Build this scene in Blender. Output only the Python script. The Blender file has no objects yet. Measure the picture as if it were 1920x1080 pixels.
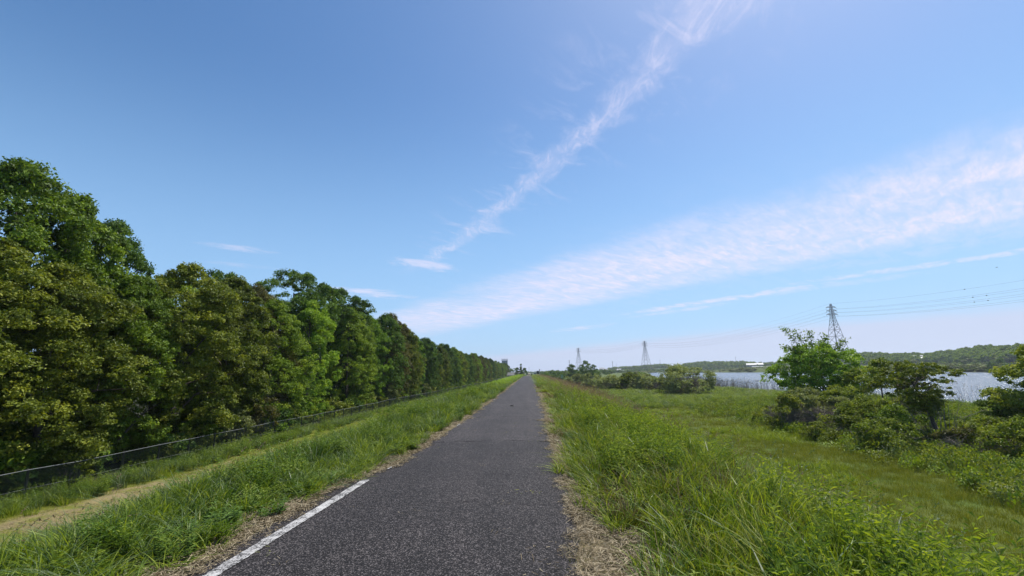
import bpy, math, random
import numpy as np
C = bpy.context.scene.collection
sc = bpy.context.scene
rng = np.random.default_rng(7)
random.seed(7)

# ------------------------------------------------------------------ camera
F_PX, EYE, ROLL = 820.0, 1.7, -0.019
PITCH = math.atan(157 / 820)
fw = np.array([0, math.cos(PITCH), math.sin(PITCH)])
r0 = np.array([1.0, 0, 0]); u0 = np.cross(r0, fw)
rt = math.cos(ROLL) * r0 + math.sin(ROLL) * u0
up = math.cos(ROLL) * u0 - math.sin(ROLL) * r0
from mathutils import Matrix, Vector, noise as mnoise
cam = bpy.data.objects.new('camera', bpy.data.cameras.new('camera')); C.objects.link(cam)
cam.data.sensor_width = 36; cam.data.lens = 36 * F_PX / 1920
cam.data.clip_start = 0.05; cam.data.clip_end = 20000
M = Matrix(((rt[0], up[0], -fw[0], 0), (rt[1], up[1], -fw[1], 0), (rt[2], up[2], -fw[2], EYE), (0, 0, 0, 1)))
cam.matrix_world = M
sc.camera = cam
def direction(px, py): return fw + rt * (px - 960) / F_PX - up * (py - 540) / F_PX
def ground_at(px, py, z):
    d = direction(px, py); t = (z - EYE) / d[2]; return d[0] * t, d[1] * t
def project(P):
    q = P - np.array([0, 0, EYE]); z = q @ fw
    return 960 + F_PX * (q @ rt) / np.maximum(z, 1e-3), 540 - F_PX * (q @ up) / np.maximum(z, 1e-3), z

# ------------------------------------------------------------------ exposure
sc.view_settings.view_transform = 'Standard'; sc.view_settings.look = 'None'
sc.view_settings.exposure = 0.36; sc.view_settings.gamma = 1
sc.cycles.max_bounces = 6; sc.cycles.transparent_max_bounces = 8; sc.cycles.volume_bounces = 0
sc.cycles.use_denoising = True

# ------------------------------------------------------------------ sun and sky
SUN_EL, SUN_AZ = math.radians(60), math.radians(46)      # azimuth clockwise from +Y
sun = bpy.data.objects.new('sun', bpy.data.lights.new('sun', 'SUN')); C.objects.link(sun)
sun.data.energy = 5.0; sun.data.angle = math.radians(0.5); sun.data.color = (1, .955, .88)
sd = Vector((math.sin(SUN_AZ) * math.cos(SUN_EL), math.cos(SUN_AZ) * math.cos(SUN_EL), math.sin(SUN_EL)))
sun.rotation_euler = sd.to_track_quat('Z', 'Y').to_euler()

class NT:
    """small helper to write node maths"""
    def __init__(s, tree): s.t = tree
    def n(s, typ, **kw):
        o = s.t.nodes.new(typ)
        for k, v in kw.items(): setattr(o, k, v)
        return o
    def put(s, sock, v):
        if isinstance(v, bpy.types.NodeSocket): s.t.links.new(v, sock)
        elif v is not None: sock.default_value = v
    def m(s, op, a, b=None, c=None, clamp=False):
        o = s.n('ShaderNodeMath', operation=op, use_clamp=clamp)
        s.put(o.inputs[0], a)
        if b is not None: s.put(o.inputs[1], b)
        if c is not None: s.put(o.inputs[2], c)
        return o.outputs[0]
    def sm(s, x, a, b):
        o = s.n('ShaderNodeMapRange', interpolation_type='SMOOTHSTEP'); s.put(o.inputs[0], x)
        o.inputs[1].default_value = a; o.inputs[2].default_value = b; return o.outputs[0]
    def noise(s, vec, scale, detail=6, rough=.55, dist=0.0, dims='3D'):
        o = s.n('ShaderNodeTexNoise', noise_dimensions=dims)
        if vec is not None: s.put(o.inputs['Vector'], vec)
        o.inputs['Scale'].default_value = scale; o.inputs['Detail'].default_value = detail
        o.inputs['Roughness'].default_value = rough; o.inputs['Distortion'].default_value = dist
        return o.outputs[0]
    def xyz(s, x, y, z=0.0):
        o = s.n('ShaderNodeCombineXYZ'); s.put(o.inputs[0], x); s.put(o.inputs[1], y); s.put(o.inputs[2], z); return o.outputs[0]
    def mix(s, f, a, b, mode='MIX'):
        o = s.n('ShaderNodeMix', data_type='RGBA', blend_type=mode); s.put(o.inputs[0], f)
        s.put(o.inputs[6], a if isinstance(a, bpy.types.NodeSocket) else (*a[:3], 1)); s.put(o.inputs[7], b if isinstance(b, bpy.types.NodeSocket) else (*b[:3], 1))
        return o.outputs[2]
    def ramp(s, f, stops):
        o = s.n('ShaderNodeValToRGB'); s.put(o.inputs[0], f); e = o.color_ramp.elements
        while len(e) > 1: e.remove(e[0])
        e[0].position = stops[0][0]; e[0].color = (*stops[0][1], 1)
        for p, c in stops[1:]:
            q = e.new(p); q.color = (*c, 1)
        return o.outputs[0]

world = bpy.data.worlds.new('World'); sc.world = world; world.use_nodes = True
wt = NT(world.node_tree); world.node_tree.nodes.clear()
sky = wt.n('ShaderNodeTexSky', sky_type='NISHITA', sun_disc=False, sun_elevation=SUN_EL, sun_rotation=SUN_AZ,
           altitude=0, air_density=1.0, dust_density=0.6, ozone_density=1.4)
tc = wt.n('ShaderNodeTexCoord').outputs['Generated']
sp = wt.n('ShaderNodeSeparateXYZ'); wt.put(sp.inputs[0], tc)
X, Y, Z = sp.outputs
zk = wt.m('ADD', wt.m('MAXIMUM', Z, 0.0), 0.04)
cx = wt.m('DIVIDE', X, zk); cy = wt.m('DIVIDE', Y, zk)       # position on the cirrus layer
cu = wt.m('ADD', wt.m('MULTIPLY', cx, -.66), wt.m('MULTIPLY', cy, .75))
cv = wt.m('ADD', wt.m('MULTIPLY', cx, .75), wt.m('MULTIPLY', cy, .66))
cp = wt.xyz(cx, cy)
warp = wt.m('SUBTRACT', wt.noise(cp, 1.6, 5, .6), .5)
# narrow twisted trail
yy = wt.m('SUBTRACT', cy, .98)
xc_ = wt.m('ADD', wt.m('ADD', wt.m('MULTIPLY', yy, -.35), wt.m('MULTIPLY', wt.m('MULTIPLY', yy, yy), -.07)), .545)
v1 = wt.m('ADD', wt.m('SUBTRACT', cx, xc_), wt.m('MULTIPLY', warp, .30))
v1 = wt.m('ADD', v1, wt.m('MULTIPLY', wt.m('SUBTRACT', wt.noise(cp, 6.5, 4, .6), .5), .16))
w1 = wt.m('ADD', .05, wt.m('MULTIPLY', wt.noise(wt.xyz(0.0, cy), 2.6, 3), .10))
core = wt.m('SUBTRACT', 1.0, wt.sm(wt.m('DIVIDE', wt.m('ABSOLUTE', v1), w1), .05, 1.15))
fib1 = wt.sm(wt.noise(wt.xyz(wt.m('MULTIPLY', cx, 2.6), wt.m('MULTIPLY', cy, .9)), 6.5, 9, .72, 1.4), .40, .70)
lim1 = wt.m('SUBTRACT', 1.0, wt.sm(cy, 3.0, 3.8))
halo = wt.m('SUBTRACT', 1.0, wt.sm(wt.m('ABSOLUTE', v1), .05, .45))
wisp = wt.sm(wt.noise(wt.xyz(wt.m('ADD', cx, cy), wt.m('MULTIPLY', wt.m('SUBTRACT', cx, cy), 2.5)), 2.6, 8, .66, .8), .5, .78)
trail = wt.m('MULTIPLY', wt.m('ADD', wt.m('MULTIPLY', wt.m('MULTIPLY', core, .95), wt.m('ADD', .18, wt.m('MULTIPLY', fib1, .46))), wt.m('MULTIPLY', wt.m('MULTIPLY', halo, wisp), .38)), lim1)
# broad band
v2 = wt.m('ADD', cv, wt.m('MULTIPLY', warp, .55))
b_in = wt.m('MULTIPLY', wt.sm(v2, 2.25, 3.0), wt.m('SUBTRACT', 1.0, wt.sm(v2, 3.6, 4.4)))
rip = wt.noise(wt.xyz(wt.m('MULTIPLY', cu, 2.2), wt.m('MULTIPLY', cv, 1.0)), 3.2, 9, .68, .7)
big2 = wt.noise(wt.xyz(wt.m('MULTIPLY', cu, .5), cv), 1.3, 5, .6)
band = wt.m('MULTIPLY', wt.m('POWER', b_in, .8), wt.m('MULTIPLY', wt.m('ADD', .52, wt.m('MULTIPLY', wt.sm(rip, .34, .64), .56)), wt.m('ADD', .72, wt.m('MULTIPLY', wt.sm(wt.noise(wt.xyz(wt.m('MULTIPLY', cu, 5.0), cv), 4.5, 6, .7, .5), .35, .65), .4))))
band = wt.m('MULTIPLY', band, wt.m('ADD', .35, wt.m('MULTIPLY', wt.sm(big2, .22, .56), .65)))
band = wt.m('MULTIPLY', band, wt.m('SUBTRACT', 1.0, wt.m('MULTIPLY', wt.sm(cu, 5.0, 8.0), .6)))
veil = wt.m('MULTIPLY', wt.m('MULTIPLY', wt.sm(v2, 1.9, 3.0), wt.m('SUBTRACT', 1.0, wt.sm(v2, 3.6, 5.6))), wt.m('MULTIPLY', wt.sm(rip, .3, .8), .22))
# small streaks
def streak(x0, y0, lu, lv, s, ang=None):
    du, dv = wt.m('SUBTRACT', cx, x0), wt.m('SUBTRACT', cy, y0)
    a = math.radians(131 if ang is None else ang); ca, sa = math.cos(a), math.sin(a)
    uu = wt.m('ADD', wt.m('MULTIPLY', du, ca / lu), wt.m('MULTIPLY', dv, sa / lu))
    vv = wt.m('ADD', wt.m('MULTIPLY', du, -sa / lv), wt.m('MULTIPLY', dv, ca / lv))
    vv = wt.m('ADD', vv, wt.m('MULTIPLY', warp, 2.4)); uu = wt.m('ADD', uu, wt.m('MULTIPLY', wt.m('SUBTRACT', wt.noise(cp, 4.0, 5, .7), .5), 1.6))
    r = wt.m('ADD', wt.m('MULTIPLY', uu, uu), wt.m('MULTIPLY', vv, vv))
    return wt.m('MULTIPLY', wt.m('MULTIPLY', wt.m('SUBTRACT', 1.0, wt.sm(r, 0.0, 1.0)), s), wt.m('ADD', .08, wt.sm(rip, .36, .62)))
small = None
for a in [(-1.84, 2.86, .26, .11, .42, 35), (-2.1, 3.25, .3, .09, .25, 35), (-1.47, 4.38, .6, .22, .75, 30), (2.33, 5.11, 1.5, .2, .8), (2.2, 5.75, .9, .16, .5),
          (3.6, 3.3, 1.6, .16, .6), (1.15, 7.36, .8, .25, .6), (-.69, 3.42, .32, .17, .7, 40), (2.9, 4.6, 1.6, .16, .3), (3.1, 3.0, 1.2, .3, .25)]:
    s_ = streak(*a); small = s_ if small is None else wt.m('MAXIMUM', small, s_)
far = wt.m('MULTIPLY', wt.sm(wt.m('ADD', cv, wt.m('MULTIPLY', warp, 1.2)), 7.3, 9.4), .70)
cl = wt.m('MAXIMUM', wt.m('MAXIMUM', trail, band), wt.m('MAXIMUM', wt.m('MAXIMUM', small, veil), 0.0))
cl = wt.m('MULTIPLY', cl, .80, clamp=True)
hs = wt.n('ShaderNodeHueSaturation'); hs.inputs['Saturation'].default_value = 1.26; hs.inputs['Value'].default_value = 1.0
wt.put(hs.inputs['Color'], sky.outputs[0])
SKYS = 0.113
g = 1 / SKYS
low = wt.m('MULTIPLY', wt.m('SUBTRACT', 1.0, wt.sm(Z, 0.02, .60)), .80)      # paler blue air low over the land
hs2 = wt.mix(low, hs.outputs[0], (.28 * g, .49 * g, .77 * g))
c1 = wt.mix(far, hs2, (.52 * g, .53 * g, .68 * g))
c2 = wt.mix(cl, c1, (.69 * g, .655 * g, .80 * g))
bg = wt.n('ShaderNodeBackground'); bg.inputs['Strength'].default_value = SKYS; wt.put(bg.inputs[0], c2)
wo = wt.n('ShaderNodeOutputWorld'); wt.put(wo.inputs[0], bg.outputs[0])
world.cycles.sampling_method = 'MANUAL'; world.cycles.sample_map_resolution = 512

# ------------------------------------------------------------------ mesh helpers
def mesh(name, V, Fs, smooth=False, attrs=None):
    """V (n,3); Fs: array (m,k) or list of arrays with different k"""
    me = bpy.data.meshes.new(name)
    if not isinstance(Fs, list): Fs = [Fs]
    Fs = [np.asarray(f, dtype=np.int32) for f in Fs if len(f)]
    V = np.asarray(V, dtype=np.float32)
    me.vertices.add(len(V)); me.vertices.foreach_set('co', V.ravel())
    if Fs:
        loops = np.concatenate([f.ravel() for f in Fs])
        tot = np.concatenate([np.full(len(f), f.shape[1], np.int32) for f in Fs])
        me.loops.add(len(loops)); me.loops.foreach_set('vertex_index', loops)
        me.polygons.add(len(tot)); me.polygons.foreach_set('loop_start', np.concatenate([[0], np.cumsum(tot)[:-1]]).astype(np.int32))
        me.update(calc_edges=True)
        me.polygons.foreach_set('use_smooth', np.full(len(tot), smooth, bool))
    for k, a in (attrs or {}).items():
        a = np.asarray(a)
        if a.ndim == 1 and a.dtype.kind == 'i':
            me.attributes.new(k, 'INT', 'POINT').data.foreach_set('value', a.astype(np.int32))
        elif a.ndim == 1: me.attributes.new(k, 'FLOAT', 'POINT').data.foreach_set('value', a.astype(np.float32))
        elif a.shape[1] == 3: me.attributes.new(k, 'FLOAT_VECTOR', 'POINT').data.foreach_set('vector', a.astype(np.float32).ravel())
        else: me.attributes.new(k, 'FLOAT_COLOR', 'POINT').data.foreach_set('color', a.astype(np.float32).ravel())
    me.update(); return me
def obj(name, me, mat=None, parent=None, loc=(0, 0, 0), rz=0.0, link=True):
    o = bpy.data.objects.new(name, me)
    if link: C.objects.link(o)
    if mat is not None and me is not None and not me.materials: me.materials.append(mat)
    o.location = loc; o.rotation_euler = (0, 0, rz)
    if parent is not None: o.parent = parent
    return o
def tag(o, label=None, cat=None, group=None, kind=None):
    if label: o['label'] = label
    if cat: o['category'] = cat
    if group: o['group'] = group
    if kind: o['kind'] = kind
    return o
class MB:
    def __init__(s, link=False): s.V = []; s.F = {}; s.n = 0; s.link = link
    def add(s, V, F):
        V = np.asarray(V, float); F = np.asarray(F)
        s.V.append(V); s.F.setdefault(F.shape[1], []).append(F + s.n); s.n += len(V)
    def box(s, c, d, rz=0.0):
        q = np.array([[x, y, z] for x in (-.5, .5) for y in (-.5, .5) for z in (-.5, .5)]) * d
        ca, sa = math.cos(rz), math.sin(rz); q = np.stack([q[:, 0] * ca - q[:, 1] * sa, q[:, 0] * sa + q[:, 1] * ca, q[:, 2]], 1)
        s.add(q + c, [[0, 1, 3, 2], [4, 6, 7, 5], [0, 4, 5, 1], [2, 3, 7, 6], [0, 2, 6, 4], [1, 5, 7, 3]])
    def tube(s, pts, rad, k=6, cap=True):
        pts = np.asarray(pts, float); n = len(pts); rad = np.broadcast_to(rad, n)
        t = np.gradient(pts, axis=0); t /= np.linalg.norm(t, axis=1)[:, None] + 1e-9
        ref = np.array([0, 0, 1.0]) if abs(t[0][2]) < .9 else np.array([1.0, 0, 0])
        a = np.cross(t, ref); a /= np.linalg.norm(a, axis=1)[:, None] + 1e-9; b = np.cross(t, a)
        th = np.linspace(0, 2 * math.pi, k, endpoint=False)
        V = pts[:, None] + rad[:, None, None] * (np.cos(th)[None, :, None] * a[:, None] + np.sin(th)[None, :, None] * b[:, None])
        i = np.arange(n - 1)[:, None] * k; j = np.arange(k)[None]; j2 = (j + 1) % k
        F = np.stack([i + j, i + j2, i + k + j2, i + k + j], -1).reshape(-1, 4)
        s.add(V.reshape(-1, 3), F)
        if cap:
            m = s.n - n * k
            if s.link and len(s.V) > 1:
                prev = np.concatenate(s.V[:-1]); q = int(np.argmin(((prev - V[0, 0]) ** 2).sum(1))); s.F.setdefault(3, []).append(np.array([[m, m + 1, q]]))
            s.F.setdefault(k, []).append(np.array([np.arange(k) + m, np.arange(k)[::-1] + m + (n - 1) * k]))
    def mesh(s, name, smooth=False):
        return mesh(name, np.concatenate(s.V), [np.concatenate(v) for v in s.F.values()], smooth)

# ------------------------------------------------------------------ materials
def pbr(name, col=None, rough=.8, spec=.3, metal=0.0, build=None, nvar=.0, nscale=3.0):
    m = bpy.data.materials.new(name); m.use_nodes = True; t = NT(m.node_tree)
    b = m.node_tree.nodes['Principled BSDF']
    b.inputs['Roughness'].default_value = rough; b.inputs['Specular IOR Level'].default_value = spec; b.inputs['Metallic'].default_value = metal
    if build: build(t, b)
    else:
        tcn = t.n('ShaderNodeTexCoord').outputs['Object']
        nn = t.noise(tcn, nscale, 6, .65)
        d = tuple(c * (1 - nvar) for c in col); l = tuple(min(1, c * (1 + nvar)) for c in col)
        t.put(b.inputs['Base Color'], t.ramp(nn, [(.3, d), (.7, l)]))
    return m
def leafy(name, stops, trans=.3, rough=.55, spec=.25, jitter=.25):
    """foliage: colour by the per-blade attribute v, a little by instance"""
    m = bpy.data.materials.new(name); m.use_nodes = True; t = NT(m.node_tree); nt = m.node_tree
    b = nt.nodes['Principled BSDF']; b.inputs['Roughness'].default_value = rough; b.inputs['Specular IOR Level'].default_value = spec
    at = t.n('ShaderNodeAttribute', attribute_name='v').outputs['Fac']
    rn = t.n('ShaderNodeObjectInfo').outputs['Random']
    f = t.m('ADD', t.m('MULTIPLY', at, 1 - jitter), t.m('MULTIPLY', rn, jitter))
    col = t.ramp(f, stops)
    t.put(b.inputs['Base Color'], col)
    tr = t.n('ShaderNodeBsdfTranslucent'); t.put(tr.inputs[0], t.mix(1.0, col, (1.25, 1.2, .5), 'MULTIPLY'))
    mx = t.n('ShaderNodeMixShader'); mx.inputs[0].default_value = trans
    t.put(mx.inputs[1], b.outputs[0]); t.put(mx.inputs[2], tr.outputs[0]); t.put(nt.nodes['Material Output'].inputs[0], mx.outputs[0])
    return m
L_green = leafy('leaves_green', [(0, (.032, .065, .008)), (.5, (.15, .235, .018)), (1, (.38, .47, .035))])
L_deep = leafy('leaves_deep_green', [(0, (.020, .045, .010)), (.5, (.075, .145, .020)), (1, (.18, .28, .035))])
L_olive = leafy('leaves_olive', [(0, (.028, .046, .008)), (.5, (.14, .18, .018)), (1, (.36, .38, .04))])
L_rust = leafy('leaves_rust', [(0, (.035, .034, .014)), (.5, (.12, .12, .028)), (1, (.25, .24, .05))])
L_lime = leafy('leaves_lime', [(0, (.05, .105, .010)), (.5, (.18, .31, .022)), (1, (.42, .54, .045))])
L_yel = leafy('leaves_yellow_green', [(0, (.06, .09, .012)), (.5, (.19, .25, .024)), (1, (.40, .42, .05))])
L_pale = leafy('leaves_pale_willow', [(0, (.10, .12, .05)), (.5, (.28, .32, .12)), (1, (.48, .52, .22))])
L_grey = leafy('leaves_grey_green', [(0, (.07, .09, .035)), (.5, (.20, .23, .08)), (1, (.36, .40, .14))])
bark = pbr('bark', (.085, .07, .055), .9, .2, nvar=.5, nscale=6)
bark_pale = pbr('bark_pale', (.22, .20, .16), .9, .2, nvar=.4, nscale=5)
twig_m = pbr('twigs', (.20, .17, .145), .9, .2, nvar=.4, nscale=9)
G_bright = leafy('grass_bright', [(0, (.05, .09, .012)), (.45, (.15, .22, .018)), (.85, (.32, .38, .03)), (1, (.45, .43, .14))], .4, .5, .3)
G_deep = leafy('grass_deep', [(0, (.022, .055, .012)), (.5, (.08, .15, .018)), (.9, (.19, .27, .028)), (1, (.36, .35, .10))], .3, .45, .35)
G_weed = leafy('weed_leaves', [(0, (.030, .065, .012)), (.5, (.105, .175, .022)), (1, (.34, .40, .07))], .4, .6, .2)
G_grey = leafy('grass_grey', [(0, (.04, .07, .028)), (.5, (.09, .14, .05)), (.85, (.20, .25, .12)), (1, (.38, .40, .24))], .3, .5, .3)
G_lawn = leafy('grass_lawn', [(0, (.07, .09, .010)), (.5, (.18, .205, .018)), (.85, (.29, .30, .032)), (1, (.42, .37, .10))], .25, .6, .2, .35)
G_dry = leafy('grass_dry', [(0, (.07, .05, .03)), (.5, (.21, .165, .10)), (1, (.44, .37, .25))], .1, .75, .2, .1)
G_seed = leafy('seed_heads', [(0, (.09, .06, .035)), (.5, (.19, .125, .075)), (1, (.33, .25, .16))], .2, .7, .2)
G_reed = leafy('reeds', [(0, (.05, .045, .04)), (.5, (.10, .09, .075)), (1, (.2, .19, .15))], .1, .8, .1)

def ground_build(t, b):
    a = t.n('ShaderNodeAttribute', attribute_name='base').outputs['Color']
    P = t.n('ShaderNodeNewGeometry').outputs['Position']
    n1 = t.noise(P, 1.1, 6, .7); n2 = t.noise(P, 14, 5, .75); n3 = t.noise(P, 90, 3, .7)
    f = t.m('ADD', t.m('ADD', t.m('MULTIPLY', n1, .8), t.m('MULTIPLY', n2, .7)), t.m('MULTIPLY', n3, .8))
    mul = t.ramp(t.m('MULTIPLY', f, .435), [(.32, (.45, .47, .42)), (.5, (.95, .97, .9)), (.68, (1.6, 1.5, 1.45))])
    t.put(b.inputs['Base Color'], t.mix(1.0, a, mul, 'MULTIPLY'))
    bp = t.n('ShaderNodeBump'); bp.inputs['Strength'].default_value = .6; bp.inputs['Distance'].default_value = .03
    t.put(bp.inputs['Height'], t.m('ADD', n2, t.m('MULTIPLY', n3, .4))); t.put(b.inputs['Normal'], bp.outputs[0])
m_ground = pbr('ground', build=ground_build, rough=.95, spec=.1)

def asphalt_build(t, b):
    P = t.n('ShaderNodeNewGeometry').outputs['Position']
    s = t.n('ShaderNodeSeparateXYZ'); t.put(s.inputs[0], P)
    vo = t.n('ShaderNodeTexVoronoi'); vo.inputs['Scale'].default_value = 95; t.put(vo.inputs['Vector'], P)
    vs = t.n('ShaderNodeSeparateColor'); t.put(vs.inputs[0], vo.outputs['Color'])
    stone = t.ramp(vs.outputs[0], [(0, (.005, .0045, .0045)), (.5, (.014, .0122, .012)), (.75, (.034, .030, .029)), (1, (.14, .128, .12))])
    fine = t.noise(P, 240, 3, .7)
    big = t.noise(P, .55, 6, .65)
    str_ = t.noise(t.xyz(t.m('MULTIPLY', s.outputs[0], 1.5), t.m('MULTIPLY', s.outputs[1], .12)), 1.0, 4, .6)
    far_lift = t.m('ADD', 1.0, t.m('MULTIPLY', t.sm(t.m('ADD', s.outputs[1], t.m('MULTIPLY', t.noise(P, 1.3, 5, .7), .6)), 11.3, 11.6), .22))     # lighter past first joint: slight surface change plus grazing sheen put into colour
    tone = t.ramp(t.m('MULTIPLY', t.m('ADD', big, str_), .5), [(.35, (.70, .69, .72)), (.5, (.98, .96, 1.0)), (.65, (1.35, 1.3, 1.33))])
    c = t.mix(1.0, stone, tone, 'MULTIPLY'); c = t.mix(1.0, c, t.xyz(far_lift, far_lift, far_lift), 'MULTIPLY')
    c = t.mix(t.sm(fine, .5, .75), c, t.mix(1.0, c, (1.5, 1.48, 1.46), 'MULTIPLY'))
    # cracks and old joints running across the path
    crk = None
    for y0, amp, w, col, k in ((11.2, .30, .07, (.008, .008, .008), .9), (23.2, .3, .10, (.16, .15, .14), .55), (17.0, .5, .05, (.006, .006, .006), .7), (6.1, .5, .012, (.004, .004, .004), .8), (47.0, .4, .12, (.12, .115, .11), .5)):
        d = t.m('ADD', t.m('SUBTRACT', s.outputs[1], y0), t.m('MULTIPLY', t.m('SUBTRACT', t.noise(P, 1.3, 5, .7), .5), amp * 2))
        ln = t.m('SUBTRACT', 1.0, t.sm(t.m('ABSOLUTE', d), w * .3, w))
        ln = t.m('MULTIPLY', ln, t.m('MULTIPLY', t.sm(t.noise(P, 1.7, 3, .6), .38, .56), k))
        c = t.mix(ln, c, col); crk = ln if crk is None else t.m('MAXIMUM', crk, ln)
    t.put(b.inputs['Specular IOR Level'], t.m('MULTIPLY', t.m('SUBTRACT', 1.0, crk), .17))
    # worn, sun-bleached scuffs
    c = t.mix(t.m('MULTIPLY', t.sm(t.noise(P, 3.1, 8, .75), .63, .72), .28), c, (.10, .095, .092))
    t.put(b.inputs['Base Color'], c)
    bp = t.n('ShaderNodeBump'); bp.inputs['Strength'].default_value = .9; bp.inputs['Distance'].default_value = .006
    t.put(bp.inputs['Height'], t.m('ADD', vo.outputs['Distance'], fine)); t.put(b.inputs['Normal'], bp.outputs[0])
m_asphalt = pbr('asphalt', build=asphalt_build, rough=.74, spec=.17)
def paint_build(t, b):
    P = t.n('ShaderNodeNewGeometry').outputs['Position']
    n = t.noise(P, 55, 5, .75); n2 = t.noise(P, 7, 4, .7)
    f = t.m('ADD', t.m('MULTIPLY', n, .65), t.m('MULTIPLY', n2, .35))
    t.put(b.inputs['Base Color'], t.ramp(f, [(.455, (.03, .028, .027)), (.50, (.34, .33, .32)), (.62, (.52, .51, .49))]))
m_paint = pbr('road_paint', build=paint_build, rough=.75, spec=.2)

# ------------------------------------------------------------------ terrain
def xc(Y):
    Y = np.asarray(Y, float); k = 5.0      # path centre: heading .07, easing to .036 after 16 m
    soft = k * np.logaddexp(0, (Y - 16) / k)
    return -1.37 + .07 * Y - .034 * soft
def sstep(x, a, b): t = np.clip((x - a) / (b - a), 0, 1); return t * t * (3 - 2 * t)
def vnoise(x, y, seed=0):
    """cheap value noise, vectorised"""
    x = np.asarray(x, float) + seed * 17.3; y = np.asarray(y, float) - seed * 9.1
    xi, yi = np.floor(x), np.floor(y); fx, fy = x - xi, y - yi; fx = fx * fx * (3 - 2 * fx); fy = fy * fy * (3 - 2 * fy)
    h = lambda a, b: np.modf(np.abs(np.sin(a * 127.1 + b * 311.7 + seed * 3.7) * 43758.5453))[0]
    return (h(xi, yi) * (1 - fx) + h(xi + 1, yi) * fx) * (1 - fy) + (h(xi, yi + 1) * (1 - fx) + h(xi + 1, yi + 1) * fx) * fy
def fbm(x, y, seed=0, o=4):
    r = 0; a = .5
    for i in range(o): r = r + a * vnoise(x * 2 ** i, y * 2 ** i, seed + i); a *= .5
    return r / (1 - .5 ** o)
def fence_x(Y): Y = np.asarray(Y, float); return -20 + .057 * np.minimum(Y, 150) + .038 * np.maximum(Y - 150, 0)
WATER = -3.8
lake_px = [(2300, 790), (1920, 778), (1830, 772), (1760, 762), (1600, 752), (1450, 741), (1400, 738), (1330, 731), (1250, 717), (1205, 707), (1190, 701.5),
           (1230, 698.9), (1400, 698.2), (1600, 697.5), (1750, 696.5), (1800, 697.5), (1890, 698), (2100, 693), (2500, 690)]
lake = np.array([ground_at(a, b, WATER) for a, b in lake_px])
def sdist(X, Y, poly):
    X = np.asarray(X, float); Y = np.asarray(Y, float); d = np.full(X.shape, 1e9); ins = np.zeros(X.shape, bool)
    for i in range(len(poly)):
        a, b = poly[i], poly[(i + 1) % len(poly)]; e = b - a
        t = np.clip(((X - a[0]) * e[0] + (Y - a[1]) * e[1]) / (e @ e), 0, 1)
        d = np.minimum(d, np.hypot(X - a[0] - t * e[0], Y - a[1] - t * e[1]))
        c = (a[1] > Y) != (b[1] > Y); ins ^= c & (X < (b[0] - a[0]) * (Y - a[1]) / (b[1] - a[1] + 1e-12) + a[0])
    return np.where(ins, -d, d)
def ground_z(X, Y, full=False):
    X = np.asarray(X, float); Y = np.asarray(Y, float); s = X - xc(Y)
    edge = (fbm(X * .35, Y * .35, 3) - .5)
    zl = -2.9 * sstep(-s, 2.9 + edge * .5, 9.8)
    zr = -3.0 * sstep(s, 3.0 + edge * .5, 10.0)
    z = np.where(s < 0, zl, zr)
    off = np.minimum(sstep(np.abs(s), 1.7, 3.0), 1)
    z = z + off * ((fbm(X * .8, Y * .8, 5) - .5) * .16) + sstep(np.abs(s), 10, 25) * (fbm(X * .12, Y * .12, 6) - .5) * .5
    z = z - sstep(Y, 140, 420) * 2.4 * (1 - sstep(np.abs(s), 6, 14))          # the path runs down beyond the rise
    d = sdist(X, Y, lake)
    far = (Y > 170) & (X > 30) | (X > 130)
    rise = np.clip((np.hypot(X, Y) - 330) / 500, 0, 1.4) * 6.5 * sstep(X / np.maximum(Y, 1), .40, .62)
    z = z + rise * sstep(s, 60, 130)
    shore = sstep(-d, -5, 6)
    z = z * (1 - shore) + shore * -5.2
    bank = np.where(far, sstep(d, 0, 7) * (1 - sstep(d, 12, 40)) * .9, 0)
    z = z + bank
    return (z, d, s) if full else z
def spaced(parts):
    r = [np.arange(a, b, st) for a, b, st in parts]; return np.concatenate(r)
ss = spaced([(-3000, -400, 130), (-400, -60, 17), (-60, -26, 1.2), (-26, 14, .22), (14, 70, .8), (70, 420, 5), (420, 4200, 90)])
ys = spaced([(-40, -6, 2), (-6, 40, .3), (40, 130, 1.0), (130, 620, 5), (620, 6200, 120)])
SS, YY = np.meshgrid(ss, ys); XX = SS + xc(YY)
ZZ, DD, _ = ground_z(XX, YY, True)
ZZ = np.where(np.abs(SS) < 1.3, ZZ - .05, ZZ)
n1 = fbm(XX * .5, YY * .5, 11); n2 = fbm(XX * 1.7, YY * 1.7, 12)
col = np.empty(XX.shape + (4,)); col[..., 3] = 1
def paintc(mask, c): col[..., :3] = col[..., :3] * (1 - mask[..., None]) + np.array(c) * mask[..., None]
col[..., :3] = (.050, .070, .018)
paintc(sstep(np.abs(SS), 9, 11), (.085, .105, .020))
paintc(sstep(n1, .5, .62) * sstep(SS, 9, 11) * .5, (.06, .11, .02))
track = (1 - sstep(np.abs(SS + 14.5 + (n1 - .5) * 1.2), 1.6, 2.5)) * (1 - sstep(YY + (n2 - .5) * 6, 20, 32))
lawnL = (1 - sstep(np.abs(SS + 13.5), 4.0, 5.0))
paintc(lawnL * .9, (.13, .145, .020))
paintc(track * sstep(n2, .22, .5), (.23, .18, .10))
paintc((1 - sstep(np.abs(SS + .05), 1.95, 2.2)), (.15, .12, .075))
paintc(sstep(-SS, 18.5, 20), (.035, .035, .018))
paintc((1 - sstep(DD, 0, 5)) * (SS > 20), (.06, .065, .035))
paintc(sstep(np.hypot(XX, YY), 140, 220) * (SS > 30), (.09, .115, .035))
i = np.arange(len(ys) - 1)[:, None] * len(ss); j = np.arange(len(ss) - 1)[None]
FQ = np.stack([i + j, i + j + 1, i + j + 1 + len(ss), i + j + len(ss)], -1).reshape(-1, 4)
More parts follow.
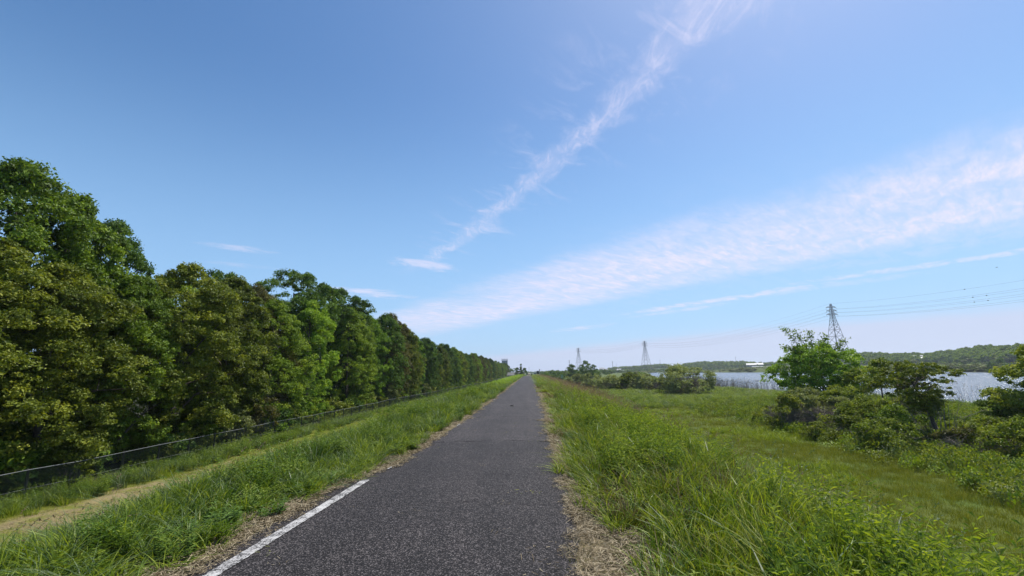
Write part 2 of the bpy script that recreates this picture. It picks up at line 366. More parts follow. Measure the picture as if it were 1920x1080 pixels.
g_o = obj('ground', mesh('ground', np.stack([XX, YY, ZZ], -1).reshape(-1, 3), FQ, True, {'base': col.reshape(-1, 4)}), m_ground)
tag(g_o, kind='structure')

# asphalt path, its left edge wider near by the painted line
py_ = spaced([(-6, 30, .07), (30, 90, .4), (90, 420, 3)])
eL = 1.47 + .42 * (1 - sstep(py_, 6.5, 9.5)) + (fbm(py_ * 1.1, py_ * 0, 21) - .5) * .16 + (fbm(py_ * 7, py_ * 0, 22) - .5) * .07
eR = 1.47 + .20 * (1 - sstep(py_, 5, 13)) + (fbm(py_ * .9, py_ * 0, 23) - .5) * .22 + (fbm(py_ * 6, py_ * 0, 24) - .5) * .10
fr = np.linspace(0, 1, 9)
PX = xc(py_)[:, None] + (-eL[:, None] * (1 - fr) + eR[:, None] * fr); PY = np.repeat(py_[:, None], 9, 1)
lip = np.where((fr == 0) | (fr == 1), -.02, 0)[None]
PZ = .022 + .03 * (1 - (fr * 2 - 1) ** 2)[None] + lip + np.zeros_like(PX) - (sstep(PY, 140, 420) * 2.4)
i = np.arange(len(py_) - 1)[:, None] * 9; j = np.arange(8)[None]
F9 = np.stack([i + j, i + j + 1, i + j + 10, i + j + 9], -1).reshape(-1, 4)
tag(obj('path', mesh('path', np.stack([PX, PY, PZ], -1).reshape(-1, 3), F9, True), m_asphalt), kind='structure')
def path_z(s, Y):
    Y = np.asarray(Y); a = np.interp(Y, py_, eL); b = np.interp(Y, py_, eR); f = (s + a) / (a + b)
    return .022 + .03 * (1 - (f * 2 - 1) ** 2) - sstep(Y, 140, 420) * 2.4
# painted edge line: the near stretch and its worn remains further on
V, Fq = [], []
for (a, b, sl, w) in ((-4, 7.55, -1.53, .14), (8.3, 8.55, -1.46, .04),  (14.6, 15.2, -1.40, .05), (27.4, 28.8, -1.40, .05)):
    yl = np.arange(a, b, .05); n0 = len(V)
    for k, y in enumerate(yl):
        tw = w * (.5 if k in (0, len(yl) - 1) else 1)
        for q, sx in enumerate((-tw / 2 + random.gauss(0, .004), tw / 2 + random.gauss(0, .004))):
            s_ = sl + sx; V.append((xc(y) + s_, y, float(path_z(s_, y)) + .006))
        if k: m_ = n0 + 2 * k; Fq.append((m_ - 2, m_ - 1, m_ + 1, m_))
tag(obj('edge_line', mesh('edge_line', V, np.array(Fq)), m_paint), kind='structure')

# ------------------------------------------------------------------ lake
def water_build(t, b):
    P = t.n('ShaderNodeNewGeometry').outputs['Position']
    mp = t.n('ShaderNodeMapping'); t.put(mp.inputs[0], P); mp.inputs['Scale'].default_value = (.35, 1.0, 1.0); mp.inputs['Rotation'].default_value = (0, 0, .25)
    a = t.noise(mp.outputs[0], .9, 6, .7); c = t.noise(mp.outputs[0], .22, 4, .6)
    h = t.m('ADD', a, t.m('MULTIPLY', c, 1.2))
    bp = t.n('ShaderNodeBump'); bp.inputs['Strength'].default_value = 1.0; bp.inputs['Distance'].default_value = .55
    t.put(bp.inputs['Height'], h); t.put(b.inputs['Normal'], bp.outputs[0])
    b.inputs['Base Color'].default_value = (.09, .105, .125, 1); b.inputs['IOR'].default_value = 1.33
m_water = pbr('water', build=water_build, rough=.20, spec=.6)
lx0, ly0 = lake.min(0) - 20; lx1, ly1 = lake.max(0) + 20
tag(obj('water', mesh('water', [(lx0, ly0, WATER), (lx1, ly0, WATER), (lx1, ly1, WATER), (lx0, ly1, WATER)], np.array([[0, 1, 2, 3]])), m_water), kind='structure')

# ------------------------------------------------------------------ far hills
def m_forest_build(t, b):
    P = t.n('ShaderNodeNewGeometry').outputs['Position']
    n = t.noise(P, .03, 8, .7); n2 = t.noise(P, .15, 5, .7)
    t.put(b.inputs['Base Color'], t.ramp(t.m('MULTIPLY', t.m('ADD', n, n2), .5), [(.35, (.022, .034, .020)), (.55, (.045, .07, .03)), (.7, (.075, .10, .04))]))
m_forest = pbr('forest_floor', build=m_forest_build, rough=.95, spec=.1)
sky_px = np.array([(500, 694, 1500), (900, 696, 1500), (950, 697, 1500), (980, 694.5, 1500), (1010, 695, 1500), (1040, 693.5, 1400), (1085, 694, 1300), (1118, 691, 1200), (1160, 687.5, 1150), (1200, 685.5, 1100),
                   (1228, 682.5, 1100), (1248, 682.5, 1100), (1262, 686, 1100), (1300, 678.5, 1050), (1330, 677, 1050), (1360, 677.5, 1050), (1400, 677, 1000), (1440, 680, 1000), (1480, 676, 950),
                   (1560, 668, 900), (1600, 661, 800), (1640, 660.5, 780), (1680, 662, 760), (1740, 662.5, 740), (1760, 659, 720), (1800, 654.5, 700), (1835, 648.5, 680), (1880, 646.5, 660), (1920, 644, 650), (2050, 640, 640), (2400, 640, 640)])
pxs = np.arange(500, 2400, 3.0)
ty = np.interp(pxs, sky_px[:, 0], sky_px[:, 1]); td = np.interp(pxs, sky_px[:, 0], sky_px[:, 2])
HV = []; prof = [(-.22, 0, -9), (-.17, .30, -1), (-.12, .55, 0), (-.06, .82, 0), (0, 1, 0), (.06, .95, 0), (.14, .6, 0), (.25, 0, -9)]
for q, (px, yv, dist) in enumerate(zip(pxs, ty, td)):
    d = direction(px, yv); d = d / np.hypot(d[0], d[1]); zt = EYE + d[2] * dist - 7.5
    for (dr, hh, dz) in prof:
        rr = dist * (1 + dr); base = -5.0
        jit = (float(fbm(px * .02, dr * 9, 31)) - .5) * 10 * (hh > 0) * (hh < 1)
        HV.append((d[0] * rr, d[1] * rr, base + (zt - base) * hh + dz + jit * min(1, zt / 30)))
nP = len(prof); i = np.arange(len(pxs) - 1)[:, None] * nP; j = np.arange(nP - 1)[None]
HV = np.array(HV)
tag(obj('hills', mesh('hills', HV, np.stack([i + j, i + j + 1, i + j + nP + 1, i + j + nP], -1).reshape(-1, 4), True), m_forest), kind='structure')

# ------------------------------------------------------------------ foliage builders
def leaf_quads(cen, nrm, size, asp=.5, v=None):
    """one kite per leaf; nrm is the leaf normal"""
    n = len(cen); nrm = nrm / (np.linalg.norm(nrm, axis=1)[:, None] + 1e-9)
    r = rng.normal(size=(n, 3)); a = np.cross(nrm, r); a /= np.linalg.norm(a, axis=1)[:, None] + 1e-9; b = np.cross(nrm, a)
    L = size[:, None]; droop = np.array([0, 0, -.12])
    V = np.stack([cen - a * L * .5, cen + b * L * asp * .5 + nrm * L * .06, cen + a * L * .5 + droop * L, cen - b * L * asp * .5 + nrm * L * .06], 1).reshape(-1, 3)
    return V, np.arange(4 * n).reshape(n, 4), np.repeat(v if v is not None else rng.random(n), 4)
def crown_profile(t, kind):
    if kind == 'column': return np.interp(t, [0, .1, .3, .55, .85, 1], [.50, .68, .92, 1, .66, .15])
    if kind == 'round': return np.sqrt(np.clip(1 - (2 * t - .95) ** 2 * .98, .02, 1))
    if kind == 'top': return np.interp(t, [0, .3, .45, .7, .9, 1], [.5, .45, .75, 1, .75, .25])
    if kind == 'flat': return np.interp(t, [0, .4, .6, .8, 1], [.1, .35, .9, 1, .5])
    if kind == 'cone': return np.interp(t, [0, .1, 1], [.6, 1, .05])
    if kind == 'dome': return np.sqrt(np.clip(1 - t ** 2 * .97, 0, 1))
def crown(H, z0, Rr, kind='column', tufts=520, per=62, leaf=.17, tr=.55, seed=0, gap=.0, squash=.8, inner=.25, base=.35, bough=.25):
    """tufts of leaves spread over and through a lumpy crown; returns mesh data"""
    global rng
    keep = rng; rng = np.random.default_rng(seed + 100)
    nb = max(14, tufts // 8)
    t = rng.random(nb * 3); k = rng.random(nb * 3) < base + (1 - base) * sstep(t, .08, .45); t = t[k][:nb]; th = rng.random(len(t)) * 2 * math.pi
    lob = 1 + .20 * np.sin(th * 3 + t * 7 + seed) * np.cos(t * 11 + seed * 2) + .12 * np.sin(th * 7 - t * 17 + seed)
    if gap > 0: k = (np.sin(th * 4 + t * 13 + seed * 3) + np.sin(th * 7 - t * 21 + seed)) > -2 + gap * 2.6; t, th, lob = t[k], th[k], lob[k]
    nb = len(t); br = Rr * bough * (.6 + .75 * rng.random(nb)) * (1.1 - .45 * t)
    rad = np.maximum(0, Rr * crown_profile(t, kind) * lob - br * .7) * np.where(rng.random(nb) < inner, rng.random(nb) ** .5, 1)
    bc = np.stack([np.cos(th) * rad, np.sin(th) * rad, z0 + t * (H - z0) - br * .5], 1)
    bi = rng.integers(0, nb, tufts); d = rng.normal(size=(tufts, 3)); d[:, 2] += .45; d += np.stack([np.cos(th[bi]), np.sin(th[bi]), bi * 0], 1) * .7; d /= np.linalg.norm(d, axis=1)[:, None]
    c = bc[bi] + d * (br[bi] * (.75 + .3 * rng.random(tufts)))[:, None] * np.array([1, 1, .95]); t, th = t[bi], np.arctan2(c[:, 1], c[:, 0]); n = tufts
    c[:, 2] = np.maximum(c[:, 2], z0 * .6 + .05)
    R_t = tr * (.35 + .95 * rng.random(n) ** 1.3)
    m = per; cen = np.repeat(c, m, 0); RT = np.repeat(R_t, m); out = np.repeat(np.stack([np.cos(th), np.sin(th), np.full(n, .25)], 1), m, 0)
    d = rng.normal(size=(n * m, 3)); d[:, 2] = np.abs(d[:, 2]) * 1.0 - .25; d += out * .35; d /= np.linalg.norm(d, axis=1)[:, None]
    rr = RT * (.45 + .6 * rng.random(n * m)); pos = cen + d * rr[:, None] * np.array([1, 1, squash])
    nr = d * .5 + np.array([0, 0, .28]) + rng.normal(size=(n * m, 3)) * .7
    tv = np.repeat(np.clip(rng.normal(.45, .28, n), 0, 1), m)
    v = np.clip(tv * .75 + .12 + rng.normal(0, .13, n * m), 0, 1)
    V, Fq, vv = leaf_quads(pos, nr, leaf * (.6 + .8 * rng.random(n * m)), .55, v)
    rng = keep
    return V, Fq, vv, c
def wood(H, r0_, targets, seed=0, lean=(0, 0), n_limb=9, fork=.35):
    q = random.Random(seed); mb = MB(True)
    z = np.linspace(-.15, H, 9); path = np.stack([lean[0] * (z / H) ** 1.3 + np.sin(z * .9 + seed) * .06, lean[1] * (z / H) + np.cos(z * .7 + seed) * .06, z], 1)
    mb.tube(path, np.linspace(r0_, r0_ * .22, 9), 8)
    if len(targets):
        for k in range(n_limb):
            tg = targets[q.randrange(len(targets))]; zz = max(H * .12, min(H * .9, tg[2] - abs(q.gauss(.25, .1)) * H * fork * 2))
            b = np.array([np.interp(zz, z, path[:, 0]), np.interp(zz, z, path[:, 1]), zz])
            mid = (b + tg) / 2 + np.array([q.gauss(0, .12), q.gauss(0, .12), .12 * H * .3])
            rb = r0_ * (.5 - .3 * zz / H); mb.tube([b, (b + mid) / 2 + [0, 0, .05], mid, tg], [rb, rb * .8, rb * .55, rb * .2], 5)
            for _ in range(2):
                t2 = mid + np.array([q.gauss(0, .5), q.gauss(0, .5), abs(q.gauss(.4, .3))]); mb.tube([mid, (mid + t2) / 2 + [0, 0, .05], t2], [rb * .4, rb * .3, rb * .1], 4)
    return mb.mesh('trunk', True)
def twig_mass(R_, H, n, seed=0, r=.012, lean=0.0, inner=.0):
    q = random.Random(seed); mb = MB()
    for k in range(n):
        a = q.random() * 6.283; rr = R_ * q.random() ** .5 * .35; b = np.array([math.cos(a) * rr, math.sin(a) * rr, -.1])
        a2 = a + q.gauss(0, .5); R2 = R_ * (.35 + .65 * q.random()); e = np.array([math.cos(a2) * R2 + lean, math.sin(a2) * R2, H * (.35 + .6 * q.random()) * math.sqrt(max(.1, 1 - (R2 / R_) ** 2 * .7))])
        m_ = (b + e) / 2 + np.array([q.gauss(0, .15), q.gauss(0, .15), q.random() * .3 * H]) ; mb.tube([b, m_, e], [r * 1.6, r, r * .5], 3, False)
        for _ in range(3):
            s0 = m_ + (e - m_) * q.random(); s1 = s0 + np.array([q.gauss(0, .3), q.gauss(0, .3), q.gauss(.15, .25)]) * R_ * .35; mb.tube([s0, s1], [r * .6, r * .3], 3, False)
    return mb.mesh('stems')
def crown_mesh(name, *a, **k):
    V, Fq, vv, c = crown(*a, **k); return mesh(name, V, Fq, False, {'v': vv}), c

# ------------------------------------------------------------------ the tree row behind the fence
protos = []
for kd, Hh, R_, z0, tf, seed, gp in (('column', 12, 3.1, .8, 620, 1, 0), ('column', 12, 3.4, .5, 680, 2, .15), ('round', 12, 3.6, 1.2, 640, 3, .1), ('column', 12, 2.8, 1.0, 560, 4, .2), ('top', 12, 3.2, 2.0, 560, 5, .3)):
    me, c = crown_mesh('crown', Hh, z0, R_, kd, int(tf * 1.9), 70, .14, .44, seed, gp, squash=.95, base=.6, bough=.24)
    protos.append((me, wood(10.5, .19, c[c[:, 2] > 3], seed)))
def place_tree(name, x, y, H_, pi, mat, label, cat='tree', group=None, w=1.0, trunk_m=bark, rz=None, leanx=0.0):
    cm, tm = protos[pi]; z = float(ground_z(x, y)) - .05
    r = obj(name, None, loc=(x, y, z), rz=random.random() * 6.28 if rz is None else rz)
    s = H_ / 12.0; r.scale = (s * w, s * w, s)
    tag(r, label, cat, group)
    t = obj('trunk', tm, trunk_m, r); c = obj('crown', cm, None, r)
    if not cm.materials: cm.materials.append(L_green)
    c.material_slots[0].link = 'OBJECT'; c.material_slots[0].material = mat
    return r
GROUP_ROW = 'trees in the dense row behind the wire fence'
near = [  # px of the trunk, height, proto, material, width, depth behind fence, label
 (-60, 10.2, 1, L_olive, 1.1, 3.0, 'low olive bushy tree cut by the left photo edge, before the tallest tree'),
 (-25, 15.0, 0, L_green, .95, 6.0, 'tallest bright green tree rising at the left edge of the photo'),
 (85, 9.6, 1, L_olive, 1.15, 2.9, 'rounded olive yellow tree standing forward under the tall green trees at the left'),
 (78, 14.5, 3, L_green, .86, 6.0, 'second tall bright green tree from the left, with a twiggy top'),
 (172, 14.0, 3, L_deep, .66, 6.5, 'narrow dark tall tree with a thin spiky tip, last of the tall left trees'),
 (235, 9.9, 0, L_green, .9, 2.6, 'mid green tree filling the dip right of the tall left trees'),
 (290, 11.2, 2, L_green, .9, 5.5, 'lower green tree whose flat top shows just right of the tall left group'),
 (330, 11.4, 1, L_olive, 1.05, 2.6, 'broad olive yellow tree in the middle of the nearer row'),
 (395, 13.0, 4, L_deep, .8, 7.0, 'small round dark crown poking up above the broad olive tree'),
 (420, 11.5, 0, L_olive, .95, 2.8, 'yellowish tree right of the broad olive tree, lit on its upper edge'),
 (470, 12.0, 2, L_rust, .95, 5.0, 'rusty brown tinged tree left of the tall airy crowned tree'),
 (505, 10.5, 1, L_green, .95, 2.4, 'green tree standing forward beneath the rusty brown tinged tree'),
 (540, 15.0, 4, L_deep, 1.05, 5.5, 'tall tree with an airy open crown and sky showing between its limbs'),
 (575, 11.5, 3, L_lime, .9, 2.3, 'bright yellow green tree below the tall airy crowned tree'),
 (612, 14.8, 4, L_deep, 1.1, 5.5, 'dark wide tall tree directly right of the airy crowned tree'),
 (650, 12.0, 0, L_green, .9, 2.5, 'green tree in front at the foot of the dark wide tall tree'),
]
for px, H_, pi, mat, w, dp, lab in near:
    d = direction(px, 700 + .019 * (960 - px)); k = d[0] / d[1]          # meet the row line
    yv = (-20 - dp) / (k - .057); xv = k * yv
    place_tree('tree', xv, yv, H_ + .2, pi, mat, lab, w=w)
ORD = ['first', 'second', 'third', 'fourth', 'fifth', 'sixth', 'seventh', 'eighth', 'ninth', 'tenth', 'eleventh', 'twelfth', 'thirteenth', 'fourteenth', 'fifteenth', 'sixteenth', 'seventeenth', 'eighteenth', 'nineteenth', 'twentieth', 'twenty first', 'twenty second', 'twenty third', 'twenty fourth', 'twenty fifth', 'twenty sixth', 'twenty seventh', 'twenty eighth', 'twenty ninth', 'thirtieth']
cnt = {}
def nth(c): cnt[c] = cnt.get(c, 0) + 1; return ORD[min(29, cnt[c] - 1)]
# the hidden side of the left end, so the wood has depth and an end
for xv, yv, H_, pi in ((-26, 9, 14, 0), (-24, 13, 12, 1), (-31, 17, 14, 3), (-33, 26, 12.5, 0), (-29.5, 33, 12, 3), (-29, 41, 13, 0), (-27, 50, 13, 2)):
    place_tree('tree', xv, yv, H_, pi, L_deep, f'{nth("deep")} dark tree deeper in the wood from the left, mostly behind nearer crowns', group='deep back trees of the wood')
mats_row = [L_green, L_deep, L_green, L_olive, L_green, L_lime, L_deep, L_rust, L_olive]
Hs = lambda Y_: np.interp(Y_, [55, 60, 72, 80, 95, 130, 180, 260, 420], [13.2, 12.6, 14.2, 13.4, 12.0, 11.6, 11.2, 11.2, 12.0])
hue = ['green', 'dark green', 'green', 'olive', 'green', 'yellow green', 'dark green', 'rusty', 'olive']
yv = 56.0; k = 0
while yv < 385:
    kk = (k * 5 + k // 3) % 9
    place_tree('tree', float(fence_x(yv)) - 2.6 - random.random() * .8, yv, float(Hs(yv)) * random.uniform(.77, 1.0), (k * 3 + k // 4) % 4, mats_row[kk],
f'{nth(hue[kk])} {hue[kk]} tree of the far row, counted from the dark wide tall tree', group='trees of the far fence row', w=.82, trunk_m=bark_pale if k % 2 else bark)
    if k % 2 == 0 and yv < 300:
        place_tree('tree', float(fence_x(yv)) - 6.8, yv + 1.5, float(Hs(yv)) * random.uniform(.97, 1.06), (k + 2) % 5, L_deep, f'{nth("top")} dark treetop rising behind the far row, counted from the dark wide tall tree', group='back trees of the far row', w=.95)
    yv += random.uniform(3.6, 4.6) * (1 + yv / 700); k += 1
# undergrowth shrubs just inside the fence
us, uc = crown_mesh('foliage', 2.3, .15, 1.1, 'dome', 90, 50, .12, .34, 41, .2)
us_t = twig_mass(1.0, 1.9, 26, 5)
for n_, (px, top, mat, lab) in enumerate([(150, 1.4, L_olive, 'small pale sprig of leaves leaning over the fence at the far left'), (452, 1.9, L_grey, 'pale greyish shrub spilling over the fence rail'),
        (500, 2.4, L_rust, 'brownish shrub behind the fence right of the pale greyish shrub'), (735, 2.3, L_grey, 'pale leafy shrub behind the fence below the yellow tinged tree'), (800, 2.2, L_grey, 'pale shrub behind the far fence')]):
    d = direction(px, 700 + .019 * (960 - px)); kx = d[0] / d[1]; y_ = (-20 - .8) / (kx - .057); x_ = kx * y_
    r = obj('shrub', None, loc=(x_, y_, float(ground_z(x_, y_)))); r.scale = (.9, .9, top / 2.3 * 1.15); tag(r, lab, 'shrub')
    c = obj('foliage', us, mat, r); c.material_slots[0].link = 'OBJECT'; c.material_slots[0].material = mat; obj('stems', us_t, twig_m, r)

# ------------------------------------------------------------------ wire fence
m_post = pbr('fence_post', (.06, .06, .055), .6, .4, .3, nvar=.3, nscale=12)
m_wire = pbr('fence_wire', (.17, .18, .18), .7, .3, .2, nvar=.3)
fence = tag(obj('fence', None, loc=(float(fence_x(20)), 20, float(ground_z(fence_x(20), 20)))), 'low chain link fence with a pale top rail along the tree row', 'fence')
f0 = np.array(fence.location)
mb = MB(); mb.tube([(0, 0, -.35), (0, 0, 1.24)], .042, 8); post_me = mb.mesh('post', True)
Yp = [float(y) for y in np.arange(8, 400, 2.0)]
fz = lambda y: float(ground_z(fence_x(y), y))
restm = MB()
for n_, y in enumerate(Yp):
    if n_ < 100: obj('post', post_me, m_post, fence, loc=(float(fence_x(y)) - f0[0], y - f0[1], fz(y) - f0[2]))
    else: restm.tube(np.array([(float(fence_x(y)), y, fz(y) - .3), (float(fence_x(y)), y, fz(y) + 1.22)]) - f0, .03, 4)
tag(obj('post', restm.mesh('post'), m_post, fence), kind='stuff')
for hgt, rad_ in ((1.2, .014), (.5, .006), (.08, .006)):
    mb = MB(); mb.tube(np.array([(float(fence_x(y)) + .04, y, fz(y) + hgt) for y in Yp]) - f0, rad_, 6); obj('rail' if hgt > 1 else 'tension_wire', mb.mesh('rail', True), m_wire, fence)
A, B = [], []
ya = np.arange(8, 400, .065); ya = ya[(ya < 90) | (np.arange(len(ya)) % 2 == 0)]
zA = ground_z(fence_x(ya), ya) + .06; zB = ground_z(fence_x(ya + 1.1), ya + 1.1) + 1.19
zA2 = zA + 1.13; zB2 = zB - 1.13
wv = []; 
for (z1, z2) in ((zA, zB), (zA2, zB2)):
    w = np.where(ya < 90, .0036, .006)
    for dz in (-1, 1): pass
    p1 = np.stack([fence_x(ya) + .045, ya, z1], 1); p2 = np.stack([fence_x(ya + 1.1) + .045, ya + 1.1, z2], 1)
    off = np.stack([w * .7, w * 0, w], 1)
    wv.append(np.stack([p1 - off, p1 + off, p2 + off, p2 - off], 1).reshape(-1, 3))
wv = np.concatenate(wv) - f0
obj('chain_link', mesh('chain_link', wv, np.arange(len(wv)).reshape(-1, 4)), m_wire, fence)

# ------------------------------------------------------------------ scattering of ground cover
def blades(n, rad, h, w, bend, seg=4, seed=0, hv=.35, wind=(.25, .05), vlo=0.0, vhi=1.0, tipdrop=.0):
    """a clump of tapering bent blades"""
    q = np.random.default_rng(seed + 500)
    a = q.random(n) * 6.283; rr = rad * q.random(n) ** .6; base = np.stack([np.cos(a) * rr, np.sin(a) * rr, np.full(n, -.04)], 1)
    hh = h * (1 - hv + 2 * hv * q.random(n) * .9); la = a + q.normal(0, .9, n); lb = bend * (.3 + q.random(n)) * hh
    dirv = np.stack([np.cos(la) * lb + wind[0] * hh, np.sin(la) * lb + wind[1] * hh], 1)
    sa = q.random(n) * 6.283; side = np.stack([np.cos(sa), np.sin(sa), np.zeros(n)], 1)
    V = []; tt = np.linspace(0, 1, seg + 1)
    for t in tt:
        p = base.copy(); p[:, :2] += dirv * (t ** 1.8); p[:, 2] += hh * (t - (bend * .45 + tipdrop) * t ** 2.6)
        ww = w * (1 - t ** 1.6 * .96) * .95
        V.append(np.stack([p - side * ww / 2, p + side * ww / 2], 1))
    V = np.stack(V, 1).reshape(n, -1, 3); k = 2 * (seg + 1)
    Fq = np.stack([np.array([2 * s_, 2 * s_ + 1, 2 * s_ + 3, 2 * s_ + 2]) for s_ in range(seg)])
    Fq = (np.arange(n)[:, None, None] * k + Fq[None]).reshape(-1, 4)
    v = np.clip(vlo + (vhi - vlo) * q.random(n), 0, 1)
    return V.reshape(-1, 3), Fq, np.repeat(v, k)
def weeds(n, rad, h, leaf, seed=0, wind=(.12, .05), lpp=16, asp=.28):
    """upright stems carrying lance shaped leaves"""
    q = np.random.default_rng(seed + 900); Vs, Fs, vs = [], [], []; off = 0
    sb = blades(n, rad, h, .007, .12, 3, seed, .25, wind, .1, .4); Vs.append(sb[0]); Fs.append(sb[1]); vs.append(sb[2]); off = len(sb[0])
    tip = sb[0].reshape(n, -1, 3)
    for k in range(n):
        b0, b1 = tip[k, 0], tip[k, -1]
        m = lpp; t = .22 + .78 * np.sort(q.random(m)); p = b0 + (b1 - b0) * t[:, None]
        a = np.arange(m) * 2.4 + q.random(); L = leaf * (1.15 - .65 * t) * (.7 + .6 * q.random(m))
        d = np.stack([np.cos(a), np.sin(a), .35 + .3 * t], 1); d /= np.linalg.norm(d, axis=1)[:, None]
        s_ = np.stack([-np.sin(a), np.cos(a), np.zeros(m)], 1) * (L * asp * .5)[:, None]
        mid = p + d * (L * .5)[:, None]; e = p + d * L[:, None] - np.array([0, 0, 1]) * (L * .25)[:, None]
        V = np.stack([p, mid + s_, e, mid - s_], 1).reshape(-1, 3)
        Vs.append(V); Fs.append(np.arange(len(V)).reshape(-1, 4) + off); off += len(V)
        vs.append(np.repeat(np.clip(.25 + .6 * t * q.random(m) + .15 * q.random(m), 0, 1), 4))
    return np.concatenate(Vs), np.concatenate(Fs), np.concatenate(vs)
def stalks(n, rad, h, head, hw, seed=0, wind=(.3, .1), droop=.35, sw=.005):
    """thin stalks with a seed head made of small spikelets"""
    q = np.random.default_rng(seed + 1300); sb = blades(n, rad, h, sw, .15, 4, seed, .2, wind, .0, .4)
    Vs, Fs, vs = [sb[0]], [sb[1]], [sb[2]]; off = len(sb[0]); tip = sb[0].reshape(n, -1, 3)
    for k in range(n):
        e = tip[k, -1]; dd = e - tip[k, -4]; dd /= np.linalg.norm(dd) + 1e-9
        m = 16; t = q.random(m); p = e - dd * .02 + dd * (t * head)[:, None] - np.array([0, 0, 1]) * (droop * head * t ** 2)[:, None]
        d = q.normal(size=(m, 3)) * .5 + dd; d /= np.linalg.norm(d, axis=1)[:, None]; L = hw * (1.3 - t)
        s_ = np.cross(d, q.normal(size=(m, 3))); s_ /= np.linalg.norm(s_, axis=1)[:, None]; s_ *= (L * .3)[:, None]
        V = np.stack([p, p + d * (L * .5)[:, None] + s_, p + d * L[:, None], p + d * (L * .5)[:, None] - s_], 1).reshape(-1, 3)
        Vs.append(V); Fs.append(np.arange(len(V)).reshape(-1, 4) + off); off += len(V); vs.append(np.full(len(V), .5 + .5 * q.random()))
    return np.concatenate(Vs), np.concatenate(Fs), np.concatenate(vs)
def litter(n, rad, L, w, seed=0, hz=.03):
    q = np.random.default_rng(seed + 1700); a = q.random(n) * 6.283; rr = rad * q.random(n) ** .5
    p = np.stack([np.cos(a) * rr, np.sin(a) * rr, q.random(n) * hz + .004], 1); b = q.random(n) * 6.283
    d = np.stack([np.cos(b), np.sin(b), q.normal(0, .25, n)], 1) * (L * (.4 + q.random(n)))[:, None]; s_ = np.stack([-np.sin(b), np.cos(b), q.normal(0, .5, n)], 1) * w * .5
    V = np.stack([p - d * .5 - s_, p - d * .5 + s_, p + d * .5 + s_ * .5, p + d * .5 - s_ * .5], 1).reshape(-1, 3)
    return V, np.arange(4 * n).reshape(-1, 4), np.repeat(q.random(n), 4)
def ground_leaves(n, rad, h, leaf, seed=0):
    q = np.random.default_rng(seed + 2100); a = q.random(n) * 6.283; rr = rad * q.random(n) ** .5
    pos = np.stack([np.cos(a) * rr, np.sin(a) * rr, h * q.random(n) ** .7 * (1 - (rr / rad) ** 2 * .6)], 1)
    nr = np.stack([q.normal(0, .5, n), q.normal(0, .5, n), np.full(n, .9)], 1)
    return leaf_quads(pos, nr, leaf * (.6 + .8 * q.random(n)), .7, np.clip(q.normal(.5, .22, n), 0, 1))

def scatter(name, label, cat, pts, protos_, mats, scl, idx=None, tilt=.12, wlean=0.0, kind='stuff'):
    """one object: a point cloud whose points carry plant clumps"""
    n = len(pts)
    coll = bpy.data.collections.new(name + '_kinds')
    for k, (V, Fq, v) in enumerate(protos_):
        me = mesh(f'{name}_kind_{k:02d}', V, Fq, False, {'v': v}); me.materials.append(mats[k] if isinstance(mats, list) else mats)
        coll.objects.link(bpy.data.objects.new(f'{name}_kind_{k:02d}', me))
    rot = np.stack([rng.normal(0, tilt, n), rng.normal(0, tilt, n) + wlean, rng.random(n) * 6.283 if wlean == 0 else rng.normal(0, .7, n)], 1)
    if idx is None: idx = rng.integers(0, len(protos_), n)
    me = mesh(name, pts, [], attrs={'rot': rot, 'scl': scl if scl.ndim == 2 else np.stack([scl] * 3, 1), 'idx': np.asarray(idx).astype(int)})
    o = tag(obj(name, me), label, cat, kind=kind)
    gt = bpy.data.node_groups.new(name, 'GeometryNodeTree')
    gt.interface.new_socket('Geometry', in_out='INPUT', socket_type='NodeSocketGeometry'); gt.interface.new_socket('Geometry', in_out='OUTPUT', socket_type='NodeSocketGeometry')
    N, L = gt.nodes, gt.links
    gi, go = N.new('NodeGroupInput'), N.new('NodeGroupOutput')
    ci = N.new('GeometryNodeCollectionInfo'); ci.inputs['Collection'].default_value = coll; ci.inputs['Separate Children'].default_value = True; ci.inputs['Reset Children'].default_value = True
    ip = N.new('GeometryNodeInstanceOnPoints'); ip.inputs['Pick Instance'].default_value = True
    def na(nm, ty): a = N.new('GeometryNodeInputNamedAttribute'); a.data_type = ty; a.inputs['Name'].default_value = nm; return next(s_ for s_ in a.outputs if s_.enabled and s_.name == 'Attribute')
    e2r = N.new('FunctionNodeEulerToRotation')
    L.new(gi.outputs[0], ip.inputs['Points']); L.new(ci.outputs[0], ip.inputs['Instance']); L.new(na('idx', 'INT'), ip.inputs['Instance Index'])
    L.new(na('rot', 'FLOAT_VECTOR'), e2r.inputs[0]); L.new(e2r.outputs[0], ip.inputs['Rotation']); L.new(na('scl', 'FLOAT_VECTOR'), ip.inputs['Scale']); L.new(ip.outputs[0], go.inputs[0])
    md = o.modifiers.new('plants', 'NODES'); md.node_group = gt
    return o
def sample(s0, s1, y0, y1, dens, ramp=None, margin=140):
    """points in a strip beside the path; density (per m2) falls with distance beyond ramp metres"""
    n_rows = []; y = y0
    out = []
    while y < y1:
        st = max(1.0, y * .08) if y > 0 else 1.0; ye = min(y + st, y1)
        dd = dens * (1 if ramp is None else min(1, (ramp / max(y, .1)) ** 1.5))
        n = rng.poisson((s1 - s0) * (ye - y) * dd)
        out.append(np.stack([s0 + (s1 - s0) * rng.random(n), y + (ye - y) * rng.random(n)], 1)); y = ye
    P = np.concatenate(out); X_ = P[:, 0] + xc(P[:, 1]); Z_, d_, s_ = ground_z(X_, P[:, 1], True)
    W = np.stack([X_, P[:, 1], Z_], 1); px, py, zc = project(W + [0, 0, .3])
    k = (zc > .3) & (px > -margin) & (px < 1920 + margin) & (py < 1080 + margin * 2.2)
    return W[k], s_[k], d_[k]
def thin(W, s_, d_, keep): return W[keep], s_[keep], d_[keep]
